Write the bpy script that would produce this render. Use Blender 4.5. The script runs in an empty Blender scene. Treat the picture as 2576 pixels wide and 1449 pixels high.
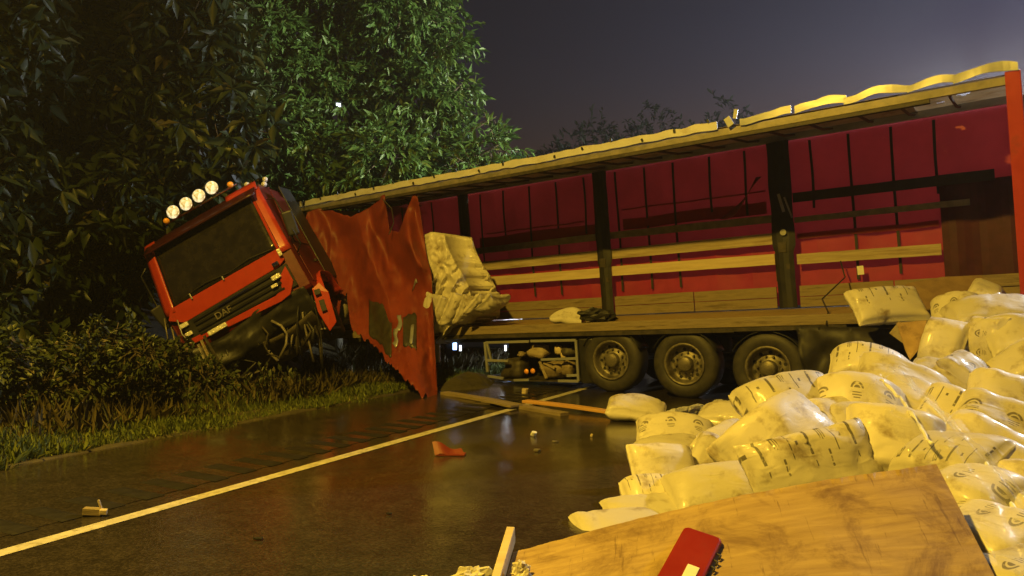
import bpy, math, random
import numpy as np
from mathutils import Vector, Matrix, Euler, noise

random.seed(7); np.random.seed(7)
R = math.radians
scene = bpy.context.scene
col = scene.collection

# ------------------------------------------------------------------ camera, sky, sun, exposure
F = 1860.0            # focal length in units of the 2576 px wide picture
CAM_H = 1.6
cam_d = bpy.data.cameras.new('camera'); cam = bpy.data.objects.new('camera', cam_d); col.objects.link(cam)
cam.location = (0, 0, CAM_H); cam.rotation_euler = (R(90.0 + 0.785), 0, 0)
cam_d.sensor_width = 36.0; cam_d.lens = 36.0 * F / 2576.0
cam_d.clip_end = 3000; cam_d.clip_start = 0.05
scene.camera = cam

world = bpy.data.worlds.new('World'); scene.world = world; world.use_nodes = True
wn = world.node_tree; wn.nodes.clear()
w_out = wn.nodes.new('ShaderNodeOutputWorld'); w_bg = wn.nodes.new('ShaderNodeBackground')
w_sky = wn.nodes.new('ShaderNodeTexSky'); w_sky.sky_type = 'NISHITA'; w_sky.sun_disc = False
w_sky.sun_elevation = R(-2.0); w_sky.sun_rotation = R(62); w_sky.air_density = 1.0; w_sky.dust_density = 3.0
w_mix = wn.nodes.new('ShaderNodeMix'); w_mix.data_type = 'RGBA'; w_mix.blend_type = 'ADD'
w_mix.inputs[0].default_value = 1.0
w_tint = wn.nodes.new('ShaderNodeMix'); w_tint.data_type = 'RGBA'; w_tint.blend_type = 'MULTIPLY'
w_tint.inputs[0].default_value = 1.0; w_tint.inputs[7].default_value = (205.0, 86.0, 88.0, 1)
w_gam = wn.nodes.new('ShaderNodeGamma'); w_gam.inputs[1].default_value = 4.0
wn.links.new(w_sky.outputs[0], w_gam.inputs[0]); wn.links.new(w_gam.outputs[0], w_tint.inputs[6])
wn.links.new(w_tint.outputs[2], w_mix.inputs[6])
w_mix.inputs[7].default_value = (0.030, 0.030, 0.042, 1)     # low cloud lit by the lamps of the road
wn.links.new(w_mix.outputs[2], w_bg.inputs[0]); w_bg.inputs[1].default_value = 0.15
wn.links.new(w_bg.outputs[0], w_out.inputs[0])

sun_d = bpy.data.lights.new('moon', 'SUN'); sun_d.energy = 0.012; sun_d.angle = R(10); sun_d.color = (1.0, 0.92, 0.85)
sun = bpy.data.objects.new('moon', sun_d); col.objects.link(sun); sun.rotation_euler = (R(55), 0, R(62))

scene.view_settings.view_transform = 'Standard'; scene.view_settings.look = 'None'
scene.view_settings.exposure = 0.0; scene.view_settings.gamma = 1.0
scene.cycles.use_denoising = True
scene.cycles.max_bounces = 6; scene.cycles.transparent_max_bounces = 12
scene.cycles.sample_clamp_indirect = 4.0

SODIUM = (1.0, 0.62, 0.055)

# ------------------------------------------------------------------ helpers
def at(x, y, Y):
    """point seen at (x, y) of the 2576 px picture at depth Y"""
    return Vector(((x - 1288.0) / F * Y, Y, CAM_H + (750.0 - y) / F * Y))

RD = Vector((0.4695, 0.8829, 0)); RN = Vector((0.8829, -0.4695, 0))   # along the road, across it
def road(r, n, z=0.0): return RD * r + RN * n + Vector((0, 0, z))

def fbm(v, o=4):
    return noise.fractal(v, 1.0, 2.0, o)

class MB:
    def __init__(s): s.v = []; s.f = []; s.uv = None
    def add(s, vs, fs):
        o = len(s.v); s.v += [tuple(v) for v in vs]; s.f += [tuple(i + o for i in f) for f in fs]; return s
    def box(s, c, size, rot=None, jit=0.0):
        hx, hy, hz = size[0] / 2, size[1] / 2, size[2] / 2
        vs = [Vector((x * hx, y * hy, z * hz)) for z in (-1, 1) for (x, y) in ((-1, -1), (1, -1), (1, 1), (-1, 1))]
        if jit: vs = [v + Vector((random.uniform(-jit, jit), random.uniform(-jit, jit), random.uniform(-jit, jit))) for v in vs]
        if rot is not None:
            m = rot if isinstance(rot, Matrix) else Euler(rot).to_matrix()
            vs = [m @ v for v in vs]
        c = Vector(c)
        return s.add([v + c for v in vs], [(3, 2, 1, 0), (4, 5, 6, 7), (0, 1, 5, 4), (1, 2, 6, 5), (2, 3, 7, 6), (3, 0, 4, 7)])
    def bar(s, a, b, w, h, up=(0, 0, 1)):
        a = Vector(a); b = Vector(b); d = (b - a); L = d.length; d.normalize()
        up = Vector(up); y = up.cross(d)
        if y.length < 1e-4: y = Vector((0, 1, 0)).cross(d)
        y.normalize(); z = d.cross(y)
        m = Matrix((d, y, z)).transposed()
        return s.box((a + b) / 2, (L, w, h), m)
    def tube(s, pts, r, n=8, cap=True):
        pts = [Vector(p) for p in pts]
        rs = r if isinstance(r, (list, tuple)) else [r] * len(pts)
        rings = []; prev = None
        for i, p in enumerate(pts):
            d = (pts[min(i + 1, len(pts) - 1)] - pts[max(i - 1, 0)]).normalized()
            if prev is None:
                a = Vector((0, 0, 1)) if abs(d.z) < 0.9 else Vector((1, 0, 0))
                x = d.cross(a).normalized()
            else:
                x = (prev - d * prev.dot(d)).normalized()
            prev = x; y = d.cross(x)
            rings.append([p + (x * math.cos(2 * math.pi * k / n) + y * math.sin(2 * math.pi * k / n)) * rs[i] for k in range(n)])
        vs = [v for rg in rings for v in rg]; fs = []
        for i in range(len(pts) - 1):
            for k in range(n):
                fs.append((i * n + k, i * n + (k + 1) % n, (i + 1) * n + (k + 1) % n, (i + 1) * n + k))
        if cap:
            fs.append(tuple(range(n - 1, -1, -1))); fs.append(tuple(len(vs) - n + k for k in range(n)))
        return s.add(vs, fs)
    def lathe(s, prof, n=28, axis='y', c=(0, 0, 0)):
        """prof: list of (radius, axial)"""
        vs = []; fs = []
        for (r, a) in prof:
            for k in range(n):
                t = 2 * math.pi * k / n; p, q = r * math.cos(t), r * math.sin(t)
                vs.append({'y': (p, a, q), 'z': (p, q, a), 'x': (a, p, q)}[axis])
        for i in range(len(prof) - 1):
            for k in range(n):
                fs.append((i * n + k, i * n + (k + 1) % n, (i + 1) * n + (k + 1) % n, (i + 1) * n + k))
        c = Vector(c)
        return s.add([Vector(v) + c for v in vs], fs)
    def grid(s, fn, nu, nv, thick=0.0):
        """fn(u, v) -> point, u and v in 0..1; optional thickness along the normal"""
        P = [[Vector(fn(i / nu, j / nv)) for i in range(nu + 1)] for j in range(nv + 1)]
        idx = lambda i, j: j * (nu + 1) + i
        vs = [P[j][i] for j in range(nv + 1) for i in range(nu + 1)]
        fs = [(idx(i, j), idx(i + 1, j), idx(i + 1, j + 1), idx(i, j + 1)) for j in range(nv) for i in range(nu)]
        if thick:
            N = []
            for j in range(nv + 1):
                for i in range(nu + 1):
                    du = P[j][min(i + 1, nu)] - P[j][max(i - 1, 0)]; dv = P[min(j + 1, nv)][i] - P[max(j - 1, 0)][i]
                    n_ = du.cross(dv); N.append(n_.normalized() if n_.length > 1e-9 else Vector((0, 0, 1)))
            o = len(vs); vs = vs + [vs[k] - N[k] * thick for k in range(o)]
            fs += [tuple(reversed([q + o for q in f])) for f in fs]
            rim = [idx(i, 0) for i in range(nu)] + [idx(nu, j) for j in range(nv)] + [idx(i, nv) for i in range(nu, 0, -1)] + [idx(0, j) for j in range(nv, 0, -1)]
            for k in range(len(rim)):
                a, b = rim[k], rim[(k + 1) % len(rim)]; fs.append((b, a, a + o, b + o))
        return s.add(vs, fs)
    def solid(s, fn, nu, nv, back):
        """sheet fn(u, v) closed by a copy moved by the vector back"""
        k0 = len(s.v); s.grid(fn, nu, nv); k1 = len(s.v); n = k1 - k0; back = Vector(back)
        fs = list(s.f[-nu * nv:]); s.v += [tuple(Vector(p) + back) for p in s.v[k0:k1]]; s.f += [tuple(reversed([q + n for q in f])) for f in fs]
        idx = lambda i, j: k0 + j * (nu + 1) + i
        rim = [idx(i, 0) for i in range(nu)] + [idx(nu, j) for j in range(nv)] + [idx(i, nv) for i in range(nu, 0, -1)] + [idx(0, j) for j in range(nv, 0, -1)]
        for k in range(len(rim)):
            a, b = rim[k], rim[(k + 1) % len(rim)]; s.f.append((b, a, a + n, b + n))
        return s
    def poly(s, pts, thick, nrm):
        """flat outline extruded by thick along nrm"""
        nrm = Vector(nrm); n = len(pts); a = [Vector(p) for p in pts]
        vs = a + [p + nrm * thick for p in a]
        return s.add(vs, [tuple(range(n - 1, -1, -1)), tuple(range(n, 2 * n))] + [(i, (i + 1) % n, n + (i + 1) % n, n + i) for i in range(n)])
    def build(s, name, mat, parent=None, smooth=False, bevel=0.0):
        me = bpy.data.meshes.new(name); me.from_pydata(s.v, [], s.f); me.update()
        if smooth: me.polygons.foreach_set('use_smooth', [True] * len(me.polygons))
        o = bpy.data.objects.new(name, me); col.objects.link(o)
        if mat is not None: me.materials.append(mat)
        if parent is not None: o.parent = parent
        if bevel:
            b = o.modifiers.new('bevel', 'BEVEL'); b.width = bevel; b.segments = 2; b.limit_method = 'ANGLE'
        return o

def tag(o, label=None, cat=None, group=None, kind=None):
    if label: o['label'] = label
    if cat: o['category'] = cat
    if group: o['group'] = group
    if kind: o['kind'] = kind
    return o
def empty(name, loc=(0, 0, 0), rot=(0, 0, 0)):
    o = bpy.data.objects.new(name, None); col.objects.link(o); o.location = loc; o.rotation_euler = rot
    o.empty_display_size = 0.1
    return o
def copy_tree(o, parent=None):
    c = o.copy(); col.objects.link(c); c.parent = parent
    for ch in list(o.children): copy_tree(ch, c)
    return c

# ------------------------------------------------------------------ materials
def new_mat(name):
    m = bpy.data.materials.new(name); m.use_nodes = True
    nt = m.node_tree; nt.nodes.clear()
    out = nt.nodes.new('ShaderNodeOutputMaterial')
    return m, nt, out
def nd(nt, t, **kw):
    n = nt.nodes.new(t)
    for k, v in kw.items():
        if k.startswith('i_'):
            key = k[2:]; n.inputs[int(key) if key.isdigit() else key.replace('_', ' ')].default_value = v
        else: setattr(n, k, v)
    return n
def surf(name, c1, c2=None, rough=0.5, metal=0.0, scale=6.0, detail=6.0, bump=0.15, bscale=None, rvar=0.15, spec=0.5,
         stretch=(1, 1, 1), coat=0.0, transl=0.0, dist=0.01, dirt=None, dscale=2.0, damt=(0.5, 0.7)):
    """principled material with noise between two colours, noise bump and uneven gloss"""
    m, nt, out = new_mat(name); L = nt.links.new
    p = nd(nt, 'ShaderNodeBsdfPrincipled'); p.inputs['Metallic'].default_value = metal
    p.inputs['Specular IOR Level'].default_value = spec; p.inputs['Coat Weight'].default_value = coat
    tc = nd(nt, 'ShaderNodeTexCoord'); mp = nd(nt, 'ShaderNodeMapping'); mp.inputs['Scale'].default_value = stretch
    L(tc.outputs['Object'], mp.inputs[0])
    n1 = nd(nt, 'ShaderNodeTexNoise', i_Scale=scale, i_Detail=detail, i_Roughness=0.6); L(mp.outputs[0], n1.inputs[0])
    rp = nd(nt, 'ShaderNodeValToRGB'); rp.color_ramp.elements[0].position = 0.35; rp.color_ramp.elements[1].position = 0.68
    rp.color_ramp.elements[0].color = (*c1, 1); rp.color_ramp.elements[1].color = (*(c2 or c1), 1)
    L(n1.outputs[0], rp.inputs[0]); colour = rp.outputs[0]
    if dirt:
        n3 = nd(nt, 'ShaderNodeTexNoise', i_Scale=dscale, i_Detail=8.0, i_Roughness=0.7); L(mp.outputs[0], n3.inputs[0])
        r3 = nd(nt, 'ShaderNodeMapRange'); r3.inputs[1].default_value = damt[0]; r3.inputs[2].default_value = damt[1]; L(n3.outputs[0], r3.inputs[0])
        mx = nd(nt, 'ShaderNodeMix', data_type='RGBA'); L(r3.outputs[0], mx.inputs[0]); L(colour, mx.inputs[6]); mx.inputs[7].default_value = (*dirt, 1)
        colour = mx.outputs[2]
    L(colour, p.inputs['Base Color'])
    n2 = nd(nt, 'ShaderNodeTexNoise', i_Scale=bscale or scale * 3, i_Detail=5.0); L(mp.outputs[0], n2.inputs[0])
    mr = nd(nt, 'ShaderNodeMapRange'); mr.inputs[3].default_value = max(0.02, rough - rvar); mr.inputs[4].default_value = min(1, rough + rvar)
    L(n1.outputs[0], mr.inputs[0]); L(mr.outputs[0], p.inputs['Roughness'])
    if bump:
        b = nd(nt, 'ShaderNodeBump', i_Strength=bump, i_Distance=dist); L(n2.outputs[0], b.inputs['Height']); L(b.outputs[0], p.inputs['Normal'])
    if transl:
        t = nd(nt, 'ShaderNodeBsdfTranslucent'); L(colour, t.inputs[0]); ms = nd(nt, 'ShaderNodeMixShader'); ms.inputs[0].default_value = transl
        L(p.outputs[0], ms.inputs[1]); L(t.outputs[0], ms.inputs[2]); L(ms.outputs[0], out.inputs[0])
    else: L(p.outputs[0], out.inputs[0])
    return m
def emit(name, c, s):
    m, nt, out = new_mat(name); e = nd(nt, 'ShaderNodeEmission'); e.inputs[0].default_value = (*c, 1); e.inputs[1].default_value = s
    nt.links.new(e.outputs[0], out.inputs[0]); return m
def leaf_mat(name, ca, cb, cc=None, transl=0.3, rough=0.45):
    m, nt, out = new_mat(name); L = nt.links.new
    g = nd(nt, 'ShaderNodeNewGeometry'); rp = nd(nt, 'ShaderNodeValToRGB'); e = rp.color_ramp.elements
    e[0].color = (*ca, 1); e[1].color = (*cb, 1)
    if cc: x = e.new(0.93); x.color = (*cb, 1); e[2].color = (*cc, 1); e[1].position = 0.9 if False else e[1].position
    L(g.outputs['Random Per Island'], rp.inputs[0])
    p = nd(nt, 'ShaderNodeBsdfPrincipled'); p.inputs['Roughness'].default_value = rough; p.inputs['Specular IOR Level'].default_value = 0.4
    L(rp.outputs[0], p.inputs['Base Color'])
    t = nd(nt, 'ShaderNodeBsdfTranslucent'); L(rp.outputs[0], t.inputs[0])
    ms = nd(nt, 'ShaderNodeMixShader'); ms.inputs[0].default_value = transl
    L(p.outputs[0], ms.inputs[1]); L(t.outputs[0], ms.inputs[2]); L(ms.outputs[0], out.inputs[0])
    return m

M = {}
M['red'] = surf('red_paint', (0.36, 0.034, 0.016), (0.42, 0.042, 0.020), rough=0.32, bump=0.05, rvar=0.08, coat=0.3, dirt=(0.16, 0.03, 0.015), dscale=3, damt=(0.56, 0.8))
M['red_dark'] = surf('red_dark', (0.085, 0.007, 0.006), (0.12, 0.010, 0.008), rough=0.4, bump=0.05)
M['black'] = surf('black_plastic', (0.012, 0.012, 0.012), (0.022, 0.021, 0.02), rough=0.5, bump=0.15)
M['grime'] = surf('grimy_metal', (0.03, 0.026, 0.02), (0.075, 0.062, 0.045), rough=0.6, metal=0.3, scale=9, bump=0.3)
M['rubber'] = surf('rubber', (0.020, 0.019, 0.018), (0.045, 0.041, 0.036), rough=0.6, scale=8, bump=0.2, dirt=(0.06, 0.05, 0.035), dscale=3, damt=(0.5, 0.85))
M['rim'] = surf('rim_steel', (0.14, 0.125, 0.10), (0.26, 0.235, 0.185), rough=0.5, metal=0.5, scale=14, bump=0.25, dirt=(0.05, 0.04, 0.03), dscale=6, damt=(0.48, 0.7))
M['alu'] = surf('aluminium', (0.27, 0.28, 0.32), (0.38, 0.39, 0.44), rough=0.42, metal=0.35, scale=5, stretch=(0.4, 1, 1), bump=0.15, dirt=(0.2, 0.17, 0.12), dscale=5, damt=(0.55, 0.8))
M['edging'] = surf('edging', (0.50, 0.50, 0.56), (0.60, 0.60, 0.68), rough=0.5, metal=0.1, scale=5, stretch=(0.4, 1, 1), bump=0.15, dirt=(0.26, 0.21, 0.14), dscale=5, damt=(0.52, 0.8))
M['alu_dull'] = surf('aluminium_dull', (0.16, 0.145, 0.12), (0.28, 0.25, 0.20), rough=0.5, metal=0.3, scale=5, bump=0.2)
M['chrome'] = surf('chrome', (0.75, 0.72, 0.66), (0.85, 0.82, 0.78), rough=0.12, metal=1.0, bump=0.1, rvar=0.05)
M['wood'] = surf('slat_wood', (0.28, 0.22, 0.14), (0.44, 0.37, 0.25), rough=0.6, scale=3, stretch=(0.5, 6, 6), bump=0.25, dirt=(0.16, 0.10, 0.045), dscale=2.5, damt=(0.52, 0.75))
M['wood_new'] = surf('slat_wood_new', (0.46, 0.37, 0.23), (0.60, 0.50, 0.34), rough=0.55, scale=3, stretch=(0.5, 6, 6), bump=0.2, dirt=(0.38, 0.24, 0.1), dscale=3, damt=(0.6, 0.85))
M['wood_old'] = surf('board_old', (0.18, 0.14, 0.085), (0.34, 0.27, 0.165), rough=0.65, scale=3, stretch=(0.5, 5, 5), bump=0.3, dirt=(0.08, 0.055, 0.03), dscale=3, damt=(0.48, 0.7))
M['deck'] = surf('deck_board', (0.24, 0.165, 0.07), (0.38, 0.28, 0.13), rough=0.5, scale=2, stretch=(0.4, 5, 5), bump=0.2, dirt=(0.10, 0.07, 0.03), dscale=3)
M['strap'] = surf('dark_webbing', (0.020, 0.014, 0.014), (0.035, 0.026, 0.024), rough=0.7, bump=0.2)
M['glass'] = surf('windscreen_glass', (0.012, 0.011, 0.010), (0.024, 0.021, 0.017), rough=0.18, rvar=0.10, bump=0.03, spec=0.55)
M['lamp_glass'] = surf('lamp_glass', (0.62, 0.60, 0.56), (0.98, 0.96, 0.92), rough=0.2, metal=0.15, scale=34, bscale=42, bump=0.9, dist=0.02, rvar=0.1)
M['amber'] = surf('amber_lens', (0.85, 0.34, 0.05), (0.95, 0.45, 0.08), rough=0.2, bump=0.1)
M['white_paint'] = surf('white_paint', (0.72, 0.72, 0.72), (0.80, 0.80, 0.80), rough=0.35, bump=0.05, dirt=(0.4, 0.38, 0.35), dscale=3, damt=(0.6, 0.85))
M['pole'] = surf('galvanised_steel', (0.28, 0.28, 0.27), (0.42, 0.42, 0.40), rough=0.5, metal=0.6, bump=0.1)
M['bark'] = surf('bark', (0.045, 0.034, 0.022), (0.10, 0.078, 0.05), rough=0.85, scale=9, stretch=(3, 3, 0.6), bump=0.7, dist=0.03)
M['foil'] = surf('crumpled_film', (0.62, 0.62, 0.64), (0.78, 0.78, 0.8), rough=0.25, bump=0.9, bscale=18, dist=0.03, coat=0.5)
M['cardboard'] = surf('cardboard', (0.32, 0.21, 0.10), (0.44, 0.30, 0.15), rough=0.75, bump=0.2, dirt=(0.16, 0.10, 0.05), dscale=4)

# red curtain cloth, thin enough to glow when lit from behind
M['curtain'] = surf('curtain_cloth', (0.25, 0.014, 0.016), (0.31, 0.019, 0.021), rough=0.5, scale=2.5, bump=0.12, transl=0.15, dirt=(0.22, 0.012, 0.014), dscale=1.2, damt=(0.5, 0.8))
M['curtain_edge'] = surf('curtain_hem', (0.22, 0.012, 0.016), (0.28, 0.018, 0.02), rough=0.5, bump=0.1, transl=0.25)
M['tarp'] = surf('torn_curtain', (0.17, 0.024, 0.012), (0.25, 0.036, 0.017), rough=0.58, scale=1.5, bump=0.12, bscale=14, transl=0.12, coat=0.0, dirt=(0.12, 0.016, 0.010), dscale=0.9, damt=(0.45, 0.75))
M['roofcloth'] = surf('roof_cloth', (0.30, 0.24, 0.15), (0.42, 0.34, 0.22), rough=0.6, scale=2, bump=0.2, transl=0.30, dirt=(0.12, 0.09, 0.05), dscale=2)

def road_mat():
    m, nt, out = new_mat('wet_asphalt'); L = nt.links.new
    p = nd(nt, 'ShaderNodeBsdfPrincipled'); tc = nd(nt, 'ShaderNodeTexCoord')
    big = nd(nt, 'ShaderNodeTexNoise', i_Scale=0.55, i_Detail=5.0, i_Roughness=0.55); L(tc.outputs['Object'], big.inputs[0])
    fine = nd(nt, 'ShaderNodeTexNoise', i_Scale=90.0, i_Detail=3.0); L(tc.outputs['Object'], fine.inputs[0])
    vor = nd(nt, 'ShaderNodeTexVoronoi', i_Scale=70.0); L(tc.outputs['Object'], vor.inputs[0])
    mid = nd(nt, 'ShaderNodeTexNoise', i_Scale=5.0, i_Detail=6.0, i_Roughness=0.7); L(tc.outputs['Object'], mid.inputs[0])
    rp = nd(nt, 'ShaderNodeValToRGB'); e = rp.color_ramp.elements
    e[0].position = 0.3; e[0].color = (0.021, 0.017, 0.013, 1); e[1].position = 0.75; e[1].color = (0.044, 0.035, 0.026, 1)
    L(mid.outputs[0], rp.inputs[0])
    st = nd(nt, 'ShaderNodeMapRange'); st.inputs[1].default_value = 0.35; st.inputs[2].default_value = 0.95; st.inputs[3].default_value = 0.75; st.inputs[4].default_value = 1.45
    sc_ = nd(nt, 'ShaderNodeSeparateColor'); L(vor.outputs['Color'], sc_.inputs[0]); L(sc_.outputs[0], st.inputs[0])
    mu = nd(nt, 'ShaderNodeMix', data_type='RGBA', blend_type='MULTIPLY'); mu.inputs[0].default_value = 1.0; L(rp.outputs[0], mu.inputs[6]); L(st.outputs[0], mu.inputs[7]); L(mu.outputs[2], p.inputs['Base Color'])
    wet = nd(nt, 'ShaderNodeMapRange'); wet.inputs[1].default_value = 0.36; wet.inputs[2].default_value = 0.62
    wet.inputs[3].default_value = 0.05; wet.inputs[4].default_value = 0.17
    L(big.outputs[0], wet.inputs[0]); L(wet.outputs[0], p.inputs['Roughness'])
    bs = nd(nt, 'ShaderNodeMapRange'); bs.inputs[1].default_value = 0.36; bs.inputs[2].default_value = 0.62
    bs.inputs[3].default_value = 0.02; bs.inputs[4].default_value = 0.30
    L(big.outputs[0], bs.inputs[0])
    b = nd(nt, 'ShaderNodeBump', i_Distance=0.004); L(vor.outputs[0], b.inputs['Height']); L(bs.outputs[0], b.inputs['Strength'])
    b2 = nd(nt, 'ShaderNodeBump', i_Distance=0.012, i_Strength=0.10); L(mid.outputs[0], b2.inputs['Height']); L(b.outputs[0], b2.inputs['Normal'])
    L(b2.outputs[0], p.inputs['Normal']); p.inputs['Specular IOR Level'].default_value = 0.6
    L(p.outputs[0], out.inputs[0]); return m
M['road'] = road_mat()
M['line'] = surf('road_line_paint', (0.42, 0.39, 0.33), (0.54, 0.51, 0.45), rough=0.45, scale=8, bump=0.15, dirt=(0.16, 0.14, 0.11), dscale=14, damt=(0.50, 0.72))
M['soil'] = surf('verge_soil', (0.030, 0.024, 0.014), (0.06, 0.05, 0.026), rough=0.9, scale=4, bump=0.8, dist=0.04)

def plywood_mat():
    m, nt, out = new_mat('plywood'); L = nt.links.new
    p = nd(nt, 'ShaderNodeBsdfPrincipled', i_Roughness=0.5); tc = nd(nt, 'ShaderNodeTexCoord')
    mp = nd(nt, 'ShaderNodeMapping'); mp.inputs['Scale'].default_value = (1.2, 9, 9); L(tc.outputs['UV'], mp.inputs[0])
    mp2 = nd(nt, 'ShaderNodeMapping'); mp2.inputs['Scale'].default_value = (26, 2.6, 1); mp2.inputs['Rotation'].default_value = (0, 0, 0.12); L(tc.outputs['UV'], mp2.inputs[0])
    n1 = nd(nt, 'ShaderNodeTexNoise', i_Scale=2.5, i_Detail=8.0, i_Roughness=0.6, i_Distortion=0.4); L(mp.outputs[0], n1.inputs[0])
    n2 = nd(nt, 'ShaderNodeTexNoise', i_Scale=2.6, i_Detail=9.0, i_Roughness=0.72, i_Distortion=0.6); L(tc.outputs['UV'], n2.inputs[0])
    n3 = nd(nt, 'ShaderNodeTexNoise', i_Scale=1.0, i_Detail=6.0, i_Roughness=0.7, i_Distortion=0.3); L(mp2.outputs[0], n3.inputs[0])
    rp = nd(nt, 'ShaderNodeValToRGB'); e = rp.color_ramp.elements
    e[0].position = 0.28; e[0].color = (0.28, 0.185, 0.075, 1); e[1].position = 0.7; e[1].color = (0.44, 0.315, 0.135, 1); L(n1.outputs[0], rp.inputs[0])
    def stain(src, a, b, amt, c, prev):
        r = nd(nt, 'ShaderNodeMapRange'); r.inputs[1].default_value = a; r.inputs[2].default_value = b; r.inputs[4].default_value = amt; L(src, r.inputs[0])
        x = nd(nt, 'ShaderNodeMix', data_type='RGBA'); L(r.outputs[0], x.inputs[0]); L(prev, x.inputs[6]); x.inputs[7].default_value = (*c, 1); return x.outputs[2]
    c = stain(n2.outputs[0], 0.48, 0.66, 0.75, (0.11, 0.052, 0.018), rp.outputs[0])
    c = stain(n3.outputs[0], 0.60, 0.66, 0.55, (0.10, 0.05, 0.018), c)
    L(c, p.inputs['Base Color'])
    b = nd(nt, 'ShaderNodeBump', i_Strength=0.25, i_Distance=0.004); L(n1.outputs[0], b.inputs['Height']); L(b.outputs[0], p.inputs['Normal'])
    L(p.outputs[0], out.inputs[0]); return m
M['plywood'] = plywood_mat()

def sack_mat(name, kind):
    """white plastic sack; kind 0 plain, 1 rows of bars and strokes, 2 arched marks over lines"""
    m, nt, out = new_mat(name); L = nt.links.new
    p = nd(nt, 'ShaderNodeBsdfPrincipled'); p.inputs['Coat Weight'].default_value = 0.18; p.inputs['Coat Roughness'].default_value = 0.15
    tc = nd(nt, 'ShaderNodeTexCoord'); oi = nd(nt, 'ShaderNodeObjectInfo')
    n1 = nd(nt, 'ShaderNodeTexNoise', i_Scale=5.0, i_Detail=7.0, i_Roughness=0.65); L(tc.outputs['Object'], n1.inputs[0])
    n1.noise_dimensions = '4D'; mul = nd(nt, 'ShaderNodeMath', operation='MULTIPLY', i_1=37.0); L(oi.outputs['Random'], mul.inputs[0]); L(mul.outputs[0], n1.inputs['W'])
    rp = nd(nt, 'ShaderNodeValToRGB'); e = rp.color_ramp.elements
    e[0].position = 0.30; e[0].color = (0.26, 0.20, 0.13, 1); e[1].position = 0.47; e[1].color = (0.62, 0.58, 0.50, 1); L(n1.outputs[0], rp.inputs[0])
    tint = nd(nt, 'ShaderNodeMapRange'); tint.inputs[3].default_value = 0.80; tint.inputs[4].default_value = 1.06; L(oi.outputs['Random'], tint.inputs[0])
    tm = nd(nt, 'ShaderNodeMix', data_type='RGBA', blend_type='MULTIPLY'); tm.inputs[0].default_value = 1.0; L(rp.outputs[0], tm.inputs[6]); L(tint.outputs[0], tm.inputs[7])
    colour = tm.outputs[2]
    if kind:
        sep = nd(nt, 'ShaderNodeSeparateXYZ'); L(tc.outputs['UV'], sep.inputs[0])
        def math_(op, a, b=None, c=None):
            n = nd(nt, 'ShaderNodeMath', operation=op)
            for i, v in enumerate((a, b, c)):
                if v is None: continue
                if isinstance(v, (int, float)): n.inputs[i].default_value = v
                else: L(v, n.inputs[i])
            return n.outputs[0]
        rep = 2.35 if kind == 1 else 3.0
        r_ = math_('MULTIPLY', oi.outputs['Random'], 17.3); u = math_('FRACT', math_('ADD', math_('MULTIPLY', sep.outputs[0], math_('ADD', rep * 0.8, math_('MULTIPLY', math_('FRACT', r_), rep * 0.5))), r_)); v = math_('ADD', sep.outputs[1], math_('MULTIPLY', math_('SUBTRACT', math_('FRACT', math_('MULTIPLY', r_, 3.1)), 0.4), 0.35))
        def boxm(u0, u1, v0, v1):
            return math_('MULTIPLY', math_('COMPARE', u, (u0 + u1) / 2, (u1 - u0) / 2), math_('COMPARE', v, (v0 + v1) / 2, (v1 - v0) / 2))
        tot = None
        if kind == 1:
            bx = [(0.06, 0.12, 0.50, 0.86), (0.36, 0.385, 0.68, 0.86), (0.36, 0.47, 0.83, 0.86), (0.41, 0.43, 0.66, 0.86), (0.455, 0.475, 0.68, 0.86),
                  (0.66, 0.685, 0.48, 0.86), (0.80, 0.855, 0.66, 0.72), (0.10, 0.125, 0.34, 0.42), (0.44, 0.485, 0.45, 0.52), (0.44, 0.47, 0.36, 0.43), (0.45, 0.49, 0.30, 0.34)]
        else:
            bx = [(0.36, 0.64, 0.41, 0.43), (0.36, 0.64, 0.365, 0.385), (0.40, 0.60, 0.32, 0.34)]
            dx = math_('SUBTRACT', u, 0.5); dy = math_('MULTIPLY', math_('SUBTRACT', v, 0.48), 1.35)
            d = math_('SQRT', math_('ADD', math_('MULTIPLY', dx, dx), math_('MULTIPLY', dy, dy)))
            ring = math_('MULTIPLY', math_('COMPARE', d, 0.17, 0.03), math_('GREATER_THAN', v, 0.50)); tot = ring
            tot = math_('MAXIMUM', tot, math_('MULTIPLY', math_('COMPARE', d, 0.06, 0.04), math_('GREATER_THAN', v, 0.50)))
        for b_ in bx:
            k = boxm(*b_); tot = k if tot is None else math_('MAXIMUM', tot, k)
        wear = nd(nt, 'ShaderNodeMapRange'); wear.inputs[1].default_value = 0.30; wear.inputs[2].default_value = 0.45; wear.inputs[4].default_value = 0.80
        n5 = nd(nt, 'ShaderNodeTexNoise', i_Scale=22.0, i_Detail=4.0); L(tc.outputs['Object'], n5.inputs[0]); L(n5.outputs[0], wear.inputs[0])
        fac = math_('MULTIPLY', tot, wear.outputs[0])
        x = nd(nt, 'ShaderNodeMix', data_type='RGBA'); L(fac, x.inputs[0]); L(colour, x.inputs[6]); x.inputs[7].default_value = (0.022, 0.016, 0.013, 1) if kind == 1 else (0.09, 0.075, 0.06, 1); colour = x.outputs[2]
    L(colour, p.inputs['Base Color'])
    mr = nd(nt, 'ShaderNodeMapRange'); mr.inputs[3].default_value = 0.40; mr.inputs[4].default_value = 0.66; L(n1.outputs[0], mr.inputs[0]); L(mr.outputs[0], p.inputs['Roughness'])
    mp = nd(nt, 'ShaderNodeMapping'); mp.inputs['Scale'].default_value = (3, 10, 6); mp.inputs['Rotation'].default_value = (0, 0, 0.6); L(tc.outputs['Object'], mp.inputs[0])
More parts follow.
